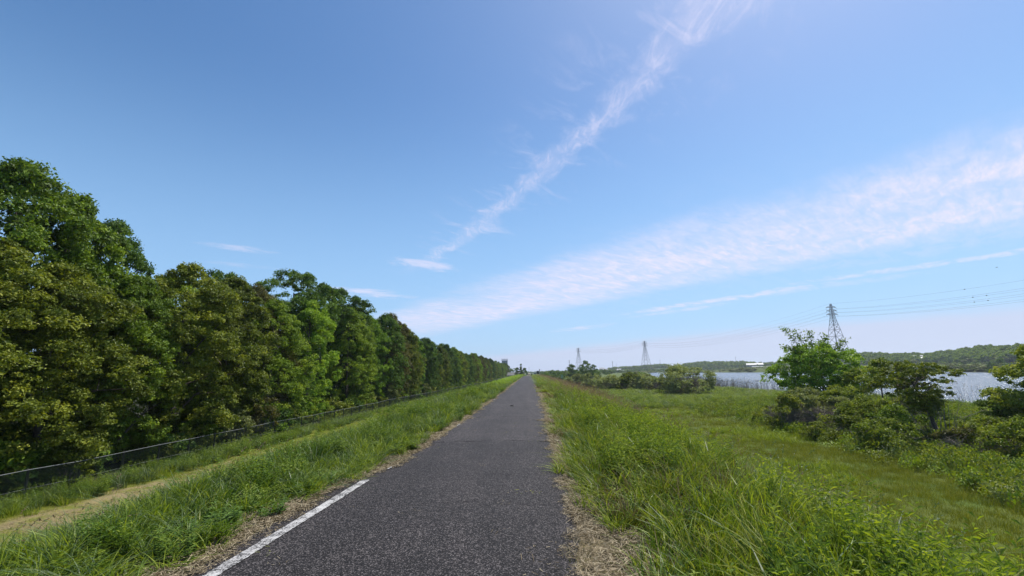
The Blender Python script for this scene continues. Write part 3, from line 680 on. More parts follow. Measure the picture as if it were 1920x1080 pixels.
def wid(Y_, ref=14.0): return np.maximum(1, Y_ / ref) ** .5        # broader clumps where fewer are needed
BR = [blades(46, .13, .42, .013, .5, 4, k, .4, (.12, .02)) for k in range(4)]
WE = [weeds(9, .15, .52, .095, k, lpp=20, asp=.32) for k in range(3)]
ST = [stalks(4, .10, .80, .20, .020, k, (.30, .05)) for k in range(3)]
LG = [blades(46, .20, .16, .007, .55, 3, 20 + k, .5, (.10, .02)) for k in range(3)]
GG = [blades(36, .16, .62, .010, .65, 5, 30 + k, .3, (.50, .06), tipdrop=.15) for k in range(3)]
LI = [litter(90, .16, .055, .006, k) for k in range(3)]
WB = [blades(16, .10, .55, .020, .75, 5, 90 + k, .35, (.2, .03), tipdrop=.1) for k in range(2)]
GL = [ground_leaves(130, .45, .38, .085, k) for k in range(3)]

# undergrowth beneath the row
UG = [crown(1.6, .05, .9, 'dome', 46, 40, .15, .34, 400 + k, base=1)[:3] for k in range(3)]
yu = np.concatenate([rng.uniform(8, 70, 620), rng.uniform(70, 385, 900)]); xu = fence_x(yu) - .8 - rng.random(len(yu)) ** .8 * np.where(yu < 70, 9, 5)
W = np.stack([xu, yu, ground_z(xu, yu)], 1)
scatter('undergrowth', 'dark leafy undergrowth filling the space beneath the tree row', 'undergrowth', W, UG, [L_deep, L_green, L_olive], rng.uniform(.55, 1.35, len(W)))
# right bank
W, s_, d_ = sample(1.5, 10.5, 1.2, 46, 40, 8)
e = 1.58 + .48 * (1 - sstep(W[:, 1], 4, 9)) + (fbm(W[:, 0] * 1.3, W[:, 1] * 1.3, 51) - .5) * .8
k = (s_ > e) & (rng.random(len(s_)) < sstep(s_, e - .1, e + .5) + .15); W, s_, d_ = thin(W, s_, d_, k); e = e[k]
patch = fbm(W[:, 0] * .7, W[:, 1] * .7, 52)
hgt = (.55 + .95 * sstep(s_, e, e + 1.3)) * (.75 + .5 * patch)
grey = (sstep(s_, 4.0, 5.4) > rng.random(len(s_)))
weed = (~grey) & (rng.random(len(s_)) < sstep(patch, .40, .56) * (.40 + .35 * sstep(W[:, 1], 6, 12)) * sstep(s_, 2.1, 2.6))
ww = wid(W[:, 1])
def sc3(h, w_): return np.stack([w_, w_, h], 1)
kk = ~grey & ~weed; scatter('grass_bank', 'bright green knee high grass on the right shoulder of the path', 'grass', W[kk], BR + WB + [BR[1], GG[0]], [G_bright, G_bright, G_deep, G_bright, G_bright, G_deep, G_seed, G_lawn], sc3(hgt[kk] * rng.uniform(.75, 1.3, kk.sum()), ww[kk]))
kk = weed; scatter('weeds', 'yellow green leafy weeds along the right bank', 'weeds', W[kk], WE, [G_weed, G_bright, G_weed], sc3(hgt[kk] * rng.uniform(.7, 1.2, kk.sum()) * .95, ww[kk] * 1.1))
kk = grey; scatter('long_grass', 'grey green wind bent long grass on the far edge of the right bank', 'grass', W[kk], GG, [G_grey, G_grey, G_deep], sc3(rng.uniform(.55, .95, kk.sum()), ww[kk] * 1.15), wlean=.12)
W, s_, d_ = sample(1.8, 11, 46, 260, 12, 60)
hgt = rng.uniform(.8, 1.4, len(W)); scatter('bank_weeds', 'green weeds on the far part of the right bank', 'weeds', W, [BR[0], WE[0], GG[0], WE[1]], [G_bright, G_weed, G_grey, G_weed], sc3(hgt, 1.2 * wid(W[:, 1], 25)))
# seed stalks, reddish brown further along
W, s_, d_ = sample(2.3, 8.0, 6, 150, 14, 30); k = rng.random(len(s_)) < (.12 + .88 * sstep(W[:, 1], 10, 26)) * (.12 + .88 * sstep(s_, 3.0, 4.6)); W, s_, d_ = thin(W, s_, d_, k)
scatter('seed_stalks', 'reddish brown seed stalks standing above the grass right of the path', 'grass', W, ST, G_seed, sc3(rng.uniform(.85, 1.3, len(W)), 1.3 * wid(W[:, 1], 12)))
W, s_, d_ = sample(4.2, 7.0, 4, 22, 2.5, 12)
scatter('pale_plumes', 'pale feathery seed plumes leaning out over the right slope', 'grass', W, ST, G_grey, sc3(rng.uniform(.9, 1.2, len(W)), np.full(len(W), 1.2)), wlean=.15)
# left bank
W, s_, d_ = sample(-10.2, -1.6, 1.0, 48, 36, 8)
e = 1.66 + .36 * (1 - sstep(W[:, 1], 6.5, 9.5)) + (fbm(W[:, 0] * 1.3, W[:, 1] * 1.3, 61) - .5) * .55
k = (-s_ > e); W, s_, d_ = thin(W, s_, d_, k); e = e[k]; patch = fbm(W[:, 0] * .6, W[:, 1] * .6, 62)
hgt = (.42 + .65 * sstep(-s_, e, e + 1.5) + .55 * sstep(W[:, 1], 8, 20)) * (.7 + .6 * patch)
weed = rng.random(len(s_)) < sstep(patch, .45, .58) * (.25 + .75 * sstep(W[:, 1], 9, 16)); ww = wid(W[:, 1])
kk = ~weed; scatter('grass_slope', 'deep green grass on the left shoulder and slope of the path', 'grass', W[kk], BR + WB[:1] + GG[:1], [G_deep, G_bright, G_deep, G_bright, G_bright, G_grey], sc3(hgt[kk] * rng.uniform(.75, 1.25, kk.sum()), ww[kk]))
kk = weed; scatter('broadleaf_weeds', 'dense broad leafed weeds along the left side of the path', 'weeds', W[kk], WE, [G_weed, G_weed, L_deep], sc3(hgt[kk] * rng.uniform(.75, 1.2, kk.sum()) * .9, ww[kk] * 1.1))
W, s_, d_ = sample(-10, -1.9, 48, 300, 12, 60)
scatter('slope_weeds', 'green weeds on the far part of the left bank', 'weeds', W, [BR[0], WE[0], WE[1], GG[1]], [G_bright, G_weed, L_lime, G_grey], sc3(rng.uniform(.9, 1.6, len(W)), 1.2 * wid(W[:, 1], 25)))
W, s_, d_ = sample(-5.4, -3.6, 4, 40, 2.2, 14)
scatter('bent_seed_stalks', 'dark pinkish seed stalks leaning over the left slope', 'grass', W, ST, G_seed, sc3(rng.uniform(.7, .95, len(W)), np.full(len(W), 1.1)), wlean=.2)
# dry litter along both edges of the asphalt
def edges(side):
    W, s_, d_ = sample(-2.6, -1.35, .8, 60, 75, 6) if side < 0 else sample(1.3, 2.6, .8, 60, 85, 6)
    el = np.interp(W[:, 1], py_, eL if side < 0 else eR); a = np.abs(s_)
    k = (a > el - .03 + rng.exponential(.03, len(a)) * -1) & (rng.random(len(a)) < 1 - sstep(a, 1.9, 2.5) * .85)
    W = W[k]; W[:, 2] = np.maximum(W[:, 2], .012); return W
W = np.concatenate([edges(-1), edges(1)])
scatter('dry_litter', 'straw coloured dead grass clippings along both edges of the asphalt', 'dead grass', W, LI + [blades(26, .10, .07, .006, .6, 2, 77, .5, (0, 0))], [G_dry, G_dry, G_dry, G_lawn], sc3(rng.uniform(.7, 1.2, len(W)), wid(W[:, 1], 9)), tilt=.03,
        idx=rng.choice(4, len(W), p=[.25, .25, .22, .28]))
# lower left lawn and the tall grass by the fence
W, s_, d_ = sample(-17.2, -9.6, 5, 150, 13, 22); tr_ = np.abs(s_ + 14.6) < 1.7
k = (~tr_ | (W[:, 1] > 22) | (rng.random(len(s_)) < .06)); W, s_, d_ = thin(W, s_, d_, k)
scatter('lawn', 'short olive grass strip between the left slope and the fence', 'grass', W, LG, G_lawn, sc3(rng.uniform(.35, .85, len(W)), 1.2 * wid(W[:, 1], 22)), tilt=.05)
W, s_, d_ = sample(-20.2, -16.4, 5, 170, 14, 26); dl = W[:, 0] - fence_x(W[:, 1])
k = (dl > -.3) & (dl < 2.6) & (rng.random(len(dl)) < 1 - sstep(dl, 1.2, 2.6)) & (rng.random(len(dl)) < .35 + fbm(W[:, 0] * .5, W[:, 1] * .5, 71)); W, s_, d_ = thin(W, s_, d_, k)
scatter('fence_grass', 'tall uncut grass growing up against the wire fence', 'grass', W, [GG[0], BR[1], WE[2], GG[2]], [G_deep, G_bright, G_weed, G_grey], sc3(rng.uniform(.8, 1.8, len(W)), 1.3 * wid(W[:, 1], 22)))
W, s_, d_ = sample(-16.4, -12.8, 8, 34, 7, 18)
scatter('track_litter', 'pale bits of dead grass lying on the bare track left of the slope', 'dead grass', W + [0, 0, .01], [litter(40, .3, .06, .010, 40 + k, .01) for k in range(2)], [G_dry, G_lawn], rng.uniform(.7, 1.3, len(W)), tilt=.02)
W, s_, d_ = sample(-1.42, 1.42, 2, 26, 2.6, 9); k = rng.random(len(s_)) < .15 + .85 * sstep(np.abs(s_), .7, 1.4); W = W[k]; W[:, 2] = path_z(W[:, 0] - xc(W[:, 1]), W[:, 1]) + .001
scatter('path_litter', 'scattered blown straws and crumbs of dead grass on the asphalt', 'dead grass', W, [litter(7, .18, .05, .006, 50 + k, .004) for k in range(4)], [G_dry, G_dry, G_lawn, G_dry], rng.uniform(.6, 1.3, len(W)), tilt=.01)
# right field
W, s_, d_ = sample(9.5, 48, 5, 60, 15, 22); tk = sstep(W[:, 0] - (21 + .0 * W[:, 1]), -2, 3)     # the thicket takes over further right
k = (d_ > 1.5) & (rng.random(len(s_)) > tk * .85); W, s_, d_ = thin(W, s_, d_, k); pn = fbm(W[:, 0] * .15, W[:, 1] * .15, 81)
mi = np.where(rng.random(len(W)) < sstep(pn, .5, .62) * .8 + .1 * sstep(W[:, 1], 25, 40), rng.integers(2, 4, len(W)), rng.integers(0, 2, len(W)))
scatter('meadow_grass', 'short olive green meadow grass below the right bank', 'grass', W, LG + BR[:1], [G_lawn, G_lawn, G_bright, G_bright], sc3(rng.uniform(1.2, 2.6, len(W)) * (.8 + .5 * pn) * np.where(mi == 3, .42, 1), 1.25 * wid(W[:, 1], 20)),
        idx=mi)
W, s_, d_ = sample(10, 75, 55, 200, 3.2, 80, 60); k = (d_ > 1.0); W, s_, d_ = thin(W, s_, d_, k); pn = fbm(W[:, 0] * .08, W[:, 1] * .08, 82)
scatter('far_meadow', 'taller mixed green meadow plants beyond the mown grass', 'grass', W, [BR[0], WE[0], GG[0], ST[0]], [G_bright, G_weed, G_grey, G_seed], sc3(rng.uniform(.9, 1.9, len(W)) * (.6 + .8 * pn), 1.7 * wid(W[:, 1], 45)), idx=rng.choice(4, len(W), p=[.5, .3, .15, .05]))
# low scrub ground cover
W, s_, d_ = sample(15, 62, 8, 62, 5.5, 30); thx = 18.5 + 3.0 * (fbm(W[:, 0] * .2, W[:, 1] * .2, 91) - .5) - sstep(30 - W[:, 1], 0, 18) * 3.0
k = (d_ > .5) & (rng.random(len(s_)) < sstep(W[:, 0] - thx, 0, 2.5)); W, s_, d_ = thin(W, s_, d_, k)
scatter('scrub', 'low tangle of yellow green brambles and vines in front of the lake', 'ground cover', W, GL + [twig_mass_data for twig_mass_data in []] + GG[:1], [L_yel, L_green, L_olive, G_grey], sc3(rng.uniform(.9, 2.6, len(W)), rng.uniform(.8, 1.3, len(W))), idx=rng.choice(4, len(W), p=[.36, .3, .22, .12]))
# dry tangle patch at the right edge
W, s_, d_ = sample(17, 26, 12, 19, 10, None); k = np.hypot(W[:, 0] - 20.8, (W[:, 1] - 16.3)) < 1.7; W = W[k]
scatter('dry_tangle', 'patch of brown dead stems in the scrub at the right edge', 'dead grass', W, GG[:2], G_seed, sc3(rng.uniform(.6, 1.0, len(W)), np.full(len(W), 1.5)))
# reeds at the water
RE = [stalks(6, .6, 2.4, .35, .065, 60 + k, (-.16, 0), .5, .030) for k in range(3)]
W, s_, d_ = sample(24, 110, 42, 180, 1.5, None, 60); k = (d_ > -7) & (d_ < 2.5) & (rng.random(len(s_)) < np.where(W[:, 0] / W[:, 1] > .68, .10, .55)) & (W[:, 1] < 175); W, s_, d_ = thin(W, s_, d_, k)
W[:, 2] = np.maximum(W[:, 2], WATER - .4)
scatter('reeds', 'thin dark reed stalks with plumes standing in front of the lake', 'reeds', W, RE, G_reed, sc3(rng.uniform(.85, 1.35, len(W)), rng.uniform(.8, 1.3, len(W))), tilt=.06)
W, s_, d_ = sample(30, 90, 40, 180, 3.5, None, 60); k = (d_ > -1.5) & (d_ < 4.5); W, s_, d_ = thin(W, s_, d_, k)
scatter('shore_grass', 'green grey marsh grass along the near shore of the lake', 'grass', W, GG, [G_grey, G_bright, G_grey], sc3(rng.uniform(1.2, 2.3, len(W)), np.full(len(W), 2.2)))
# far bank vegetation
CB, _ = None, None
Vb, Fb, vb, _c = crown(3.0, .1, 2.2, 'dome', 60, 30, .5, .7, 300)
n = 5200; rr = rng.random(n); pxr = rng.uniform(1190, 2050, n); u_ = rng.random(n)
dirs = np.array([direction(p, 690) for p in pxr]); dirs /= np.hypot(dirs[:, 0], dirs[:, 1])[:, None]
dist = 240 + 560 * rng.random(n); P = np.stack([dirs[:, 0] * dist, dirs[:, 1] * dist], 1); d_ = sdist(P[:, 0], P[:, 1], lake)
k = (d_ > .3) & ((d_ < 10) | (rng.random(n) < .35)) & (P[:, 1] > 180); P = P[k]; d_ = d_[k]
W = np.stack([P[:, 0], P[:, 1], ground_z(P[:, 0], P[:, 1]) - .3], 1)
scatter('far_bank_scrub', 'green marsh scrub covering the opposite bank of the lake', 'scrub', W, [(Vb, Fb, vb)] * 3, [L_grey, L_green, L_olive], sc3(np.where(d_ < 10, rng.uniform(.4, .8, len(W)), rng.uniform(.15, .4, len(W))), rng.uniform(1.2, 2.2, len(W))))
# wood on the hills
Vt, Ft, vt, _c = crown(9, .5, 5.0, 'round', 46, 16, 1.5, 1.5, 310)
Vt2, Ft2, vt2, _c = crown(11, .5, 4.2, 'column', 46, 16, 1.4, 1.4, 311)
n = 24000; a = rng.integers(0, len(pxs) - 1, n); b = rng.random(n) * 5.6; b0 = b.astype(int); fb = b - b0
HVg = HV.reshape(len(pxs), nP, 3); Pw = HVg[a, b0] * (1 - fb)[:, None] + HVg[a, b0 + 1] * fb[:, None]; Pw2 = HVg[a + 1, b0] * (1 - fb)[:, None] + HVg[a + 1, b0 + 1] * fb[:, None]; q_ = rng.random(n)[:, None]
Pw = Pw * (1 - q_) + Pw2 * q_; k = Pw[:, 2] > -5
Pw = Pw[k]
nn_ = 2600; r1 = 330 + 1100 * rng.random(nn_); a1 = rng.uniform(.03, .40, nn_); x1 = a1 * r1; ok = (fbm(x1 * .02, r1 * .02, 97) > .42) & (sdist(x1, r1, lake) > 25) & (np.abs(x1 - .036 * r1) > 14)
Pw = np.concatenate([Pw, np.stack([x1, r1, np.full(nn_, -2.6)], 1)[ok]])
clr = fbm(Pw[:, 0] * .008, Pw[:, 1] * .008, 95) < .66; Pw = Pw[clr]
scatter('wood', 'dark wooded hills along the horizon', 'wood', Pw - [0, 0, 1.0], [(Vt, Ft, vt), (Vt2, Ft2, vt2), (Vt, Ft, vt)], [L_deep, L_green, L_grey], rng.uniform(.45, .85, len(Pw)) * np.where(Pw[:, 2] < 0, .62, 1), idx=rng.choice(3, len(Pw), p=[.45, .4, .15]))

# ------------------------------------------------------------------ trees and bushes on the right
def plant(name, x, y, H_, R_, kind, mat, label, cat, trunk=True, stems=None, tufts=260, per=60, leaf=.11, tr=.4, seed=0, gap=.1, z0=.3, squash=.8, base=.7, bough=.26, lean=(0, 0), twig_n=0, r0_=.09, bk=bark, sy=1.0, group=None, n_limb=10, cl=(0, 0)):
    z = float(ground_z(x, y)); r = tag(obj(name, None, loc=(x, y, z)), label, cat, group)
    me, c = crown_mesh('crown' if trunk else 'foliage', H_, z0, R_, kind, tufts, per, leaf, tr, seed, gap, squash, .25, base, bough)
    co = obj('crown' if trunk else 'foliage', me, mat, r, loc=(cl[0], cl[1], 0)); co.scale = (1, sy, 1)
    if trunk: obj('trunk', wood(H_ * .8, r0_, c + [cl[0], cl[1], 0], seed, lean, n_limb), bk, r)
    if twig_n: obj('branches' if trunk else 'stems', twig_mass(R_ * .95, H_ * .92, twig_n, seed), twig_m, r)
    return r
def at(px, Y_):
    d = direction(px, 690); return d[0] / d[1] * Y_, Y_
x, y = at(1538, 43); big = plant('tree', x, y, 6.9, 3.6, 'round', L_lime, 'large bright green tree with a loose arching top spray, left of the pylon', 'tree', tufts=900, per=60, leaf=.18, tr=.5, seed=11, base=.9, bough=.3, gap=0, z0=1.2, r0_=.14)
# its spray of thin high branches
Vs, Fs, vs = [], [], []; off = 0; sp_pts = []
brm = MB()
for (e, hgt_) in (((-2.9, 0, 8.3), 1), ((-1.7, .2, 8.0), 1), ((-.7, -.1, 7.9), 1), ((-3.0, .1, 6.6), 1), ((2.6, 0, 7.1), 1), ((.9, 0, 7.5), 1)):
    b_ = np.array([e[0] * .45, 0, 5.6]); e = np.array(e); mid = (b_ + e) / 2 + [0, 0, .35]; brm.tube([b_, mid, e], [.04, .025, .01], 5)
    for t in np.linspace(.35, 1.08, 7):
        p = b_ * (1 - t) + e * t + [0, 0, .35 * 4 * max(0, t * (1 - t)) * .5]; nn = 26
        pos = p + rng.normal(size=(nn, 3)) * [.22, .22, .13]; V, Fq, vv = leaf_quads(pos, rng.normal(size=(nn, 3)) * .5 + [0, 0, .7], .2 * (.6 + .8 * rng.random(nn)), .6)
        Vs.append(V); Fs.append(Fq + off); vs.append(vv); off += len(V)
obj('top_spray', mesh('top_spray', np.concatenate(Vs), np.concatenate(Fs), attrs={'v': np.concatenate(vs)}), L_green, big); obj('top_branches', brm.mesh('top_branches', True), bark, big)
x, y = at(1645, 37); plant('tree', x, y, 4.9, 2.9, 'round', L_yel, 'yellow green bushy tree between the large green tree and the small leaning tree', 'tree', tufts=380, leaf=.15, tr=.45, seed=12, gap=.1, base=1, z0=.6, twig_n=40)
x, y = at(1738, 27.5); plant('tree', x, y, 4.7, 2.35, 'flat', L_olive, 'small leaning tree with a dark bare trunk and flat spreading crown before the lake', 'tree', tufts=330, per=50, leaf=.13, tr=.32, seed=13, gap=.1, z0=2.1, squash=.6, base=.9, lean=(-1.0, .2), r0_=.15, n_limb=22, cl=(-.75, 0), bk=bark, twig_n=26)
x, y = at(1950, 29); plant('bush', x, y, 5.7, 2.3, 'column', L_yel, 'tall bright yellow green bush at the right edge of the photo', 'bush', False, tufts=520, leaf=.15, tr=.42, seed=14, base=1, gap=.15, twig_n=40)
x, y = at(1925, 22.5); plant('bush', x, y, 2.1, 2.6, 'dome', L_yel, 'low yellow green mound of leaves below the tall bush at the right edge', 'bush', False, tufts=360, leaf=.12, tr=.34, seed=15, gap=.15, twig_n=90, z0=.1)
x, y = at(1462, 34.5); plant('bush', x, y, 2.5, 2.0, 'dome', L_olive, 'dark hollow leaning bush at the left end of the thicket', 'bush', False, tufts=190, leaf=.12, tr=.32, seed=16, gap=.55, twig_n=300, z0=.9)
x, y = at(1535, 33.5); plant('bush', x, y, 2.5, 2.3, 'dome', L_grey, 'brownish twiggy bush in front of the large green tree', 'bush', False, tufts=170, leaf=.12, tr=.32, seed=17, gap=.2, twig_n=420, z0=.3)
x, y = at(1612, 31.5); plant('bush', x, y, 2.5, 2.3, 'dome', L_yel, 'olive twiggy bush in the middle of the thicket', 'bush', False, tufts=280, leaf=.12, tr=.32, seed=18, gap=.2, twig_n=340, z0=.3)
x, y = at(1665, 29.5); plant('bush', x, y, 1.8, 1.8, 'dome', L_green, 'green twiggy bush left of the small leaning tree trunk', 'bush', False, tufts=260, leaf=.12, tr=.32, seed=19, gap=.2, twig_n=160, z0=.3)
x, y = at(1838, 27); plant('bush', x, y, 1.4, 2.2, 'dome', L_yel, 'low yellow green bush right of the small leaning tree', 'bush', False, tufts=260, leaf=.11, tr=.32, seed=20, gap=.15, twig_n=100, z0=.1)
x, y = at(1780, 24); plant('bush', x, y, 1.4, 1.9, 'dome', L_rust, 'low brown tinged bramble at the foot of the small leaning tree', 'bush', False, tufts=80, leaf=.10, tr=.28, seed=21, gap=.4, twig_n=150, z0=.1)
for k_, (px, Y_, H_, R_, m_, lab) in enumerate([(1575, 36, 2.9, 2.4, L_yel, 'yellow green leafy shrub just below the large green tree'), (1500, 38, 2.9, 2.2, L_grey, 'pale shrub at the left foot of the large green tree'), (1690, 34, 2.3, 2.0, L_green, 'green shrub behind the small leaning tree'),
        (1870, 31, 2.2, 2.4, L_green, 'green shrub at the lake edge left of the tall right edge bush'), (1640, 26, 1.5, 2.2, L_yel, 'low leafy shrub left of the leaning trunk base'), (1560, 29.5, 1.4, 2.0, L_olive, 'low spreading shrub before the brownish twiggy bush'), (1880, 24.5, 1.6, 2.2, L_olive, 'low olive shrub in the scrub near the right edge')]):
    x, y = at(px, Y_); plant('shrub', x, y, H_, R_, 'dome', m_, lab, 'shrub', False, tufts=260, leaf=.12, tr=.33, seed=70 + k_, gap=.1, twig_n=130, z0=.1, base=1)
x, y = at(1283, 84); plant('bush', x, y, 5.4, 4.4, 'round', L_pale, 'rounded pale willow bush with grey twigs standing before the lake', 'bush', False, tufts=420, per=44, leaf=.26, tr=.7, seed=22, gap=.15, twig_n=520, z0=.4, base=.8, bough=.36)
for k_, (px, Y_, H_, R_, m_, lab) in enumerate([(1110, 112, 3.7, 3.6, L_pale, 'pale yellow green willow scrub at the left end of the bush belt'), (1148, 106, 3.2, 3.4, L_pale, 'yellow green scrub bush, second in the bush belt'),
        (1178, 104, 3.7, 3.4, L_olive, 'olive scrub bush with brown stems in the middle of the bush belt'), (1208, 100, 3.3, 3.2, L_pale, 'yellow green scrub bush near the right end of the bush belt'), (1236, 94, 2.8, 2.6, L_grey, 'grey green low scrub between the bush belt and the round willow bush'),
        (1080, 128, 3.2, 3.6, L_grey, 'low grey green scrub before the far round tree')]):
    x, y = at(px, Y_); plant('bush', x, y, H_, R_, 'round', m_, lab, 'bush', False, tufts=230, per=44, leaf=.26, tr=.6, seed=30 + k_, gap=.1, twig_n=200, z0=.1, base=1, bough=.4)
x, y = at(1099, 200); plant('tree', x, y, 8.2, 4.3, 'round', L_deep, 'round dark tree standing alone in front of the leftmost pylon', 'tree', tufts=260, per=44, leaf=.4, tr=.9, seed=40, gap=.0, z0=.6, base=1, bough=.42)
x, y = at(1071, 230); plant('tree', x, y, 7.2, 3.0, 'round', L_deep, 'smaller dark tree directly left of the lone round tree', 'tree', tufts=180, per=44, leaf=.4, tr=.9, seed=41, z0=.4, base=1, bough=.42, gap=0)
for k_, (px, Y_, H_, R_) in enumerate([(1046, 210, 4.0, 4.5), (1030, 240, 4.2, 4.5), (1020, 200, 2.6, 2.5)]):
    x, y = at(px, Y_); plant('bush', x, y, H_, R_, 'round', L_deep, ['wide', 'second wide', 'small low'][k_] + ' dark green bush at the far end of the right bank', 'bush', False, tufts=150, per=36, leaf=.4, tr=.8, seed=44 + k_, z0=.1, base=1, bough=.45, gap=0, group='far bushes right of the path end')
x, y = at(1877, 250); plant('tree', x, y, 8.5, 5.0, 'round', L_deep, 'dark tree on the opposite bank beside the tall right edge bush', 'tree', tufts=120, per=36, leaf=.5, tr=1.1, seed=48, z0=.2)
# conifers beyond the row
for k_, (px, H_, R_, kd) in enumerate([(976.5, 8.6, 1.4, 'cone'), (970, 6.8, 1.7, 'round'), (982, 4.5, 2.4, 'round')]):
    x, y = at(px, 330); plant('tree', x, y, H_ + 1.5, R_, kd, L_deep, ['slim pointed dark conifer past the end of the tree row', 'rounded dark tree just left of the slim conifer', 'low dark tree just right of the slim conifer'][k_], 'tree', tufts=160, per=36, leaf=.4, tr=.6, seed=50 + k_, z0=.2, base=1, bough=.4, gap=0)
for k_, (px, Y_, H_, R_) in enumerate([(958, 420, 8, 6), (964, 430, 7.5, 6)]):
    x, y = at(px, Y_); plant('tree', x, y, H_, R_, 'round', L_deep, ['dark distant tree directly right of the grey tower', 'dark distant tree between the grey tower and the conifers'][k_], 'tree', tufts=90, per=36, leaf=.5, tr=1, seed=55 + k_, group='distant trees right of the tower')

# ------------------------------------------------------------------ pylons and cables
m_steel = pbr('galvanised_steel', (.13, .14, .15), .6, .4, .3, nvar=.15)
m_ins = pbr('insulator', (.30, .30, .32), .3, .5)
def pylon(loc, H_, label, rz, rb=8.5, th=.24):
    r = tag(obj('pylon', None, loc=loc, rz=rz), label, 'pylon'); mb = MB()
    half = lambda z: np.interp(z, [0, H_ * .78, H_], [rb, 1.5, .45])
    lv = [0]; 
    while lv[-1] < H_ * .96: lv.append(min(H_, lv[-1] + max(2.2, half(lv[-1]) * 1.5)))
    cs = [(-1, -1), (1, -1), (1, 1), (-1, 1)]
    for a, b in cs: mb.tube([(a * half(z), b * half(z), z) for z in lv], th, 4)
    for z1, z2 in zip(lv[:-1], lv[1:]):
        for q in range(4):
            a, b = cs[q], cs[(q + 1) % 4]; h1, h2 = half(z1), half(z2)
            mb.tube([(a[0] * h1, a[1] * h1, z1), (b[0] * h2, b[1] * h2, z2)], th * .55, 3, False); mb.tube([(b[0] * h1, b[1] * h1, z1), (a[0] * h2, a[1] * h2, z2)], th * .55, 3, False)
            mb.tube([(a[0] * h2, a[1] * h2, z2), (b[0] * h2, b[1] * h2, z2)], th * .55, 3, False)
    obj('lattice_body', mb.mesh('lattice_body'), m_steel, r); tips = []
    for zf, w_ in ((.935, 5.3), (.88, 5.6), (.825, 5.9)):
        z = H_ * zf; mb = MB(); h = half(z)
        for s in (-1, 1):
            for b in (-1, 1): mb.tube([(s * h, b * h, z), (s * w_, 0, z + .3)], th * .8, 4, False); mb.tube([(s * h, b * h, z + 1.6), (s * w_, 0, z + .3)], th * .7, 4, False)
            for t in (.3, .6): mb.tube([(s * (h + (w_ - h) * t), h * (1 - t), z + .3 * t), (s * (h + (w_ - h) * t), -h * (1 - t), z + .3 * t)], th * .5, 3, False)
        obj('crossarm', mb.mesh('crossarm'), m_steel, r)
        for s in (-1, 1):
            mi = MB(); zz = np.linspace(z + .3, z - 1.6, 12); mi.tube([(s * w_, 0, q) for q in zz], [.16 if k % 2 else .07 for k in range(12)], 6); obj('insulator', mi.mesh('insulator'), m_ins, r)
            tips.append((s * w_, 0, z - 1.6))
    tips.append((0, 0, H_)); ca, sa = math.cos(rz), math.sin(rz)
    return [np.array((loc[0] + a * ca - b * sa, loc[1] + a * sa + b * ca, loc[2] + z)) for a, b, z in tips]
d1 = direction(1557, 570); d2 = direction(1208, 638); d3 = direction(1084, 651)
def pyl(px, py, Y_, zb, label, rz, rb):
    d = direction(px, py) / direction(px, py)[1]; H_ = EYE + d[2] * Y_ - zb; return pylon((d[0] * Y_, Y_, zb), H_, label, rz, rb)
T1 = pyl(1557, 569, 420, -1.5, 'nearest and largest lattice pylon, rising behind the large green tree', .12, 8.6)
T2 = pyl(1208, 638, 860, -1, 'middle lattice pylon standing over the hills beyond the round willow bush', .2, 8.0)
T3 = pyl(1084, 651, 1080, -1, 'leftmost lattice pylon rising behind the lone round tree', .3, 8.0)
m_cable = pbr('cable', (.07, .075, .08), .6, .3, .3)
T0 = [p + (np.array([T1[-1][0] + 28, 95, T1[-1][2] + 1.5]) - T1[-1]) for p in T1]
T4 = [p + np.array([-70, 420, 4]) for p in T3]
def cable(a, b, sag, rad, label, group):
    t = np.linspace(0, 1, 40); p = a[None] * (1 - t)[:, None] + b[None] * t[:, None]; p[:, 2] -= sag * 4 * t * (1 - t)
    mb = MB(); mb.tube(p - a, rad, 4, False); o = tag(obj('power_line', mb.mesh('power_line', True), m_cable, loc=a), label, 'power line', group); return o, p
for k_, (a, b) in enumerate(zip(T0, T1)):
    o, p = cable(a, b, 9.5, .042, 'power line off the right edge, hung ' + ['on the left end of the top crossarm', 'on the right end of the top crossarm', 'on the left end of the middle crossarm', 'on the right end of the middle crossarm', 'on the left end of the lowest crossarm', 'on the right end of the lowest crossarm', 'on the pylon tip'][k_], 'power lines right of the nearest pylon')
    mk = {1: (24, 25), 3: (24, 25), 6: (25,)}.get(k_, ())
    for q in mk:
        mb = MB(); c0 = p[q] - a; th = np.linspace(0, math.pi, 7); mb.tube([c0 + [0, 0, -.35 * math.cos(t)] for t in th], [.36 * math.sin(t) + .01 for t in th], 8, False); obj('marker_ball', mb.mesh('marker_ball', True), m_cable, o)
LV = ['on the left end of the top crossarm', 'on the right end of the top crossarm', 'on the left end of the middle crossarm', 'on the right end of the middle crossarm', 'on the left end of the lowest crossarm', 'on the right end of the lowest crossarm', 'on the very tip']
for k_, (a, b) in enumerate(zip(T1, T2)): cable(a, b, 12, .038, 'power line to the middle pylon hung ' + LV[k_], 'power lines between nearest and middle pylon')
for k_, (a, b) in enumerate(zip(T2, T3)): cable(a, b, 6, .045, 'faint line to the leftmost pylon hung ' + LV[k_], 'power lines between middle and leftmost pylon')
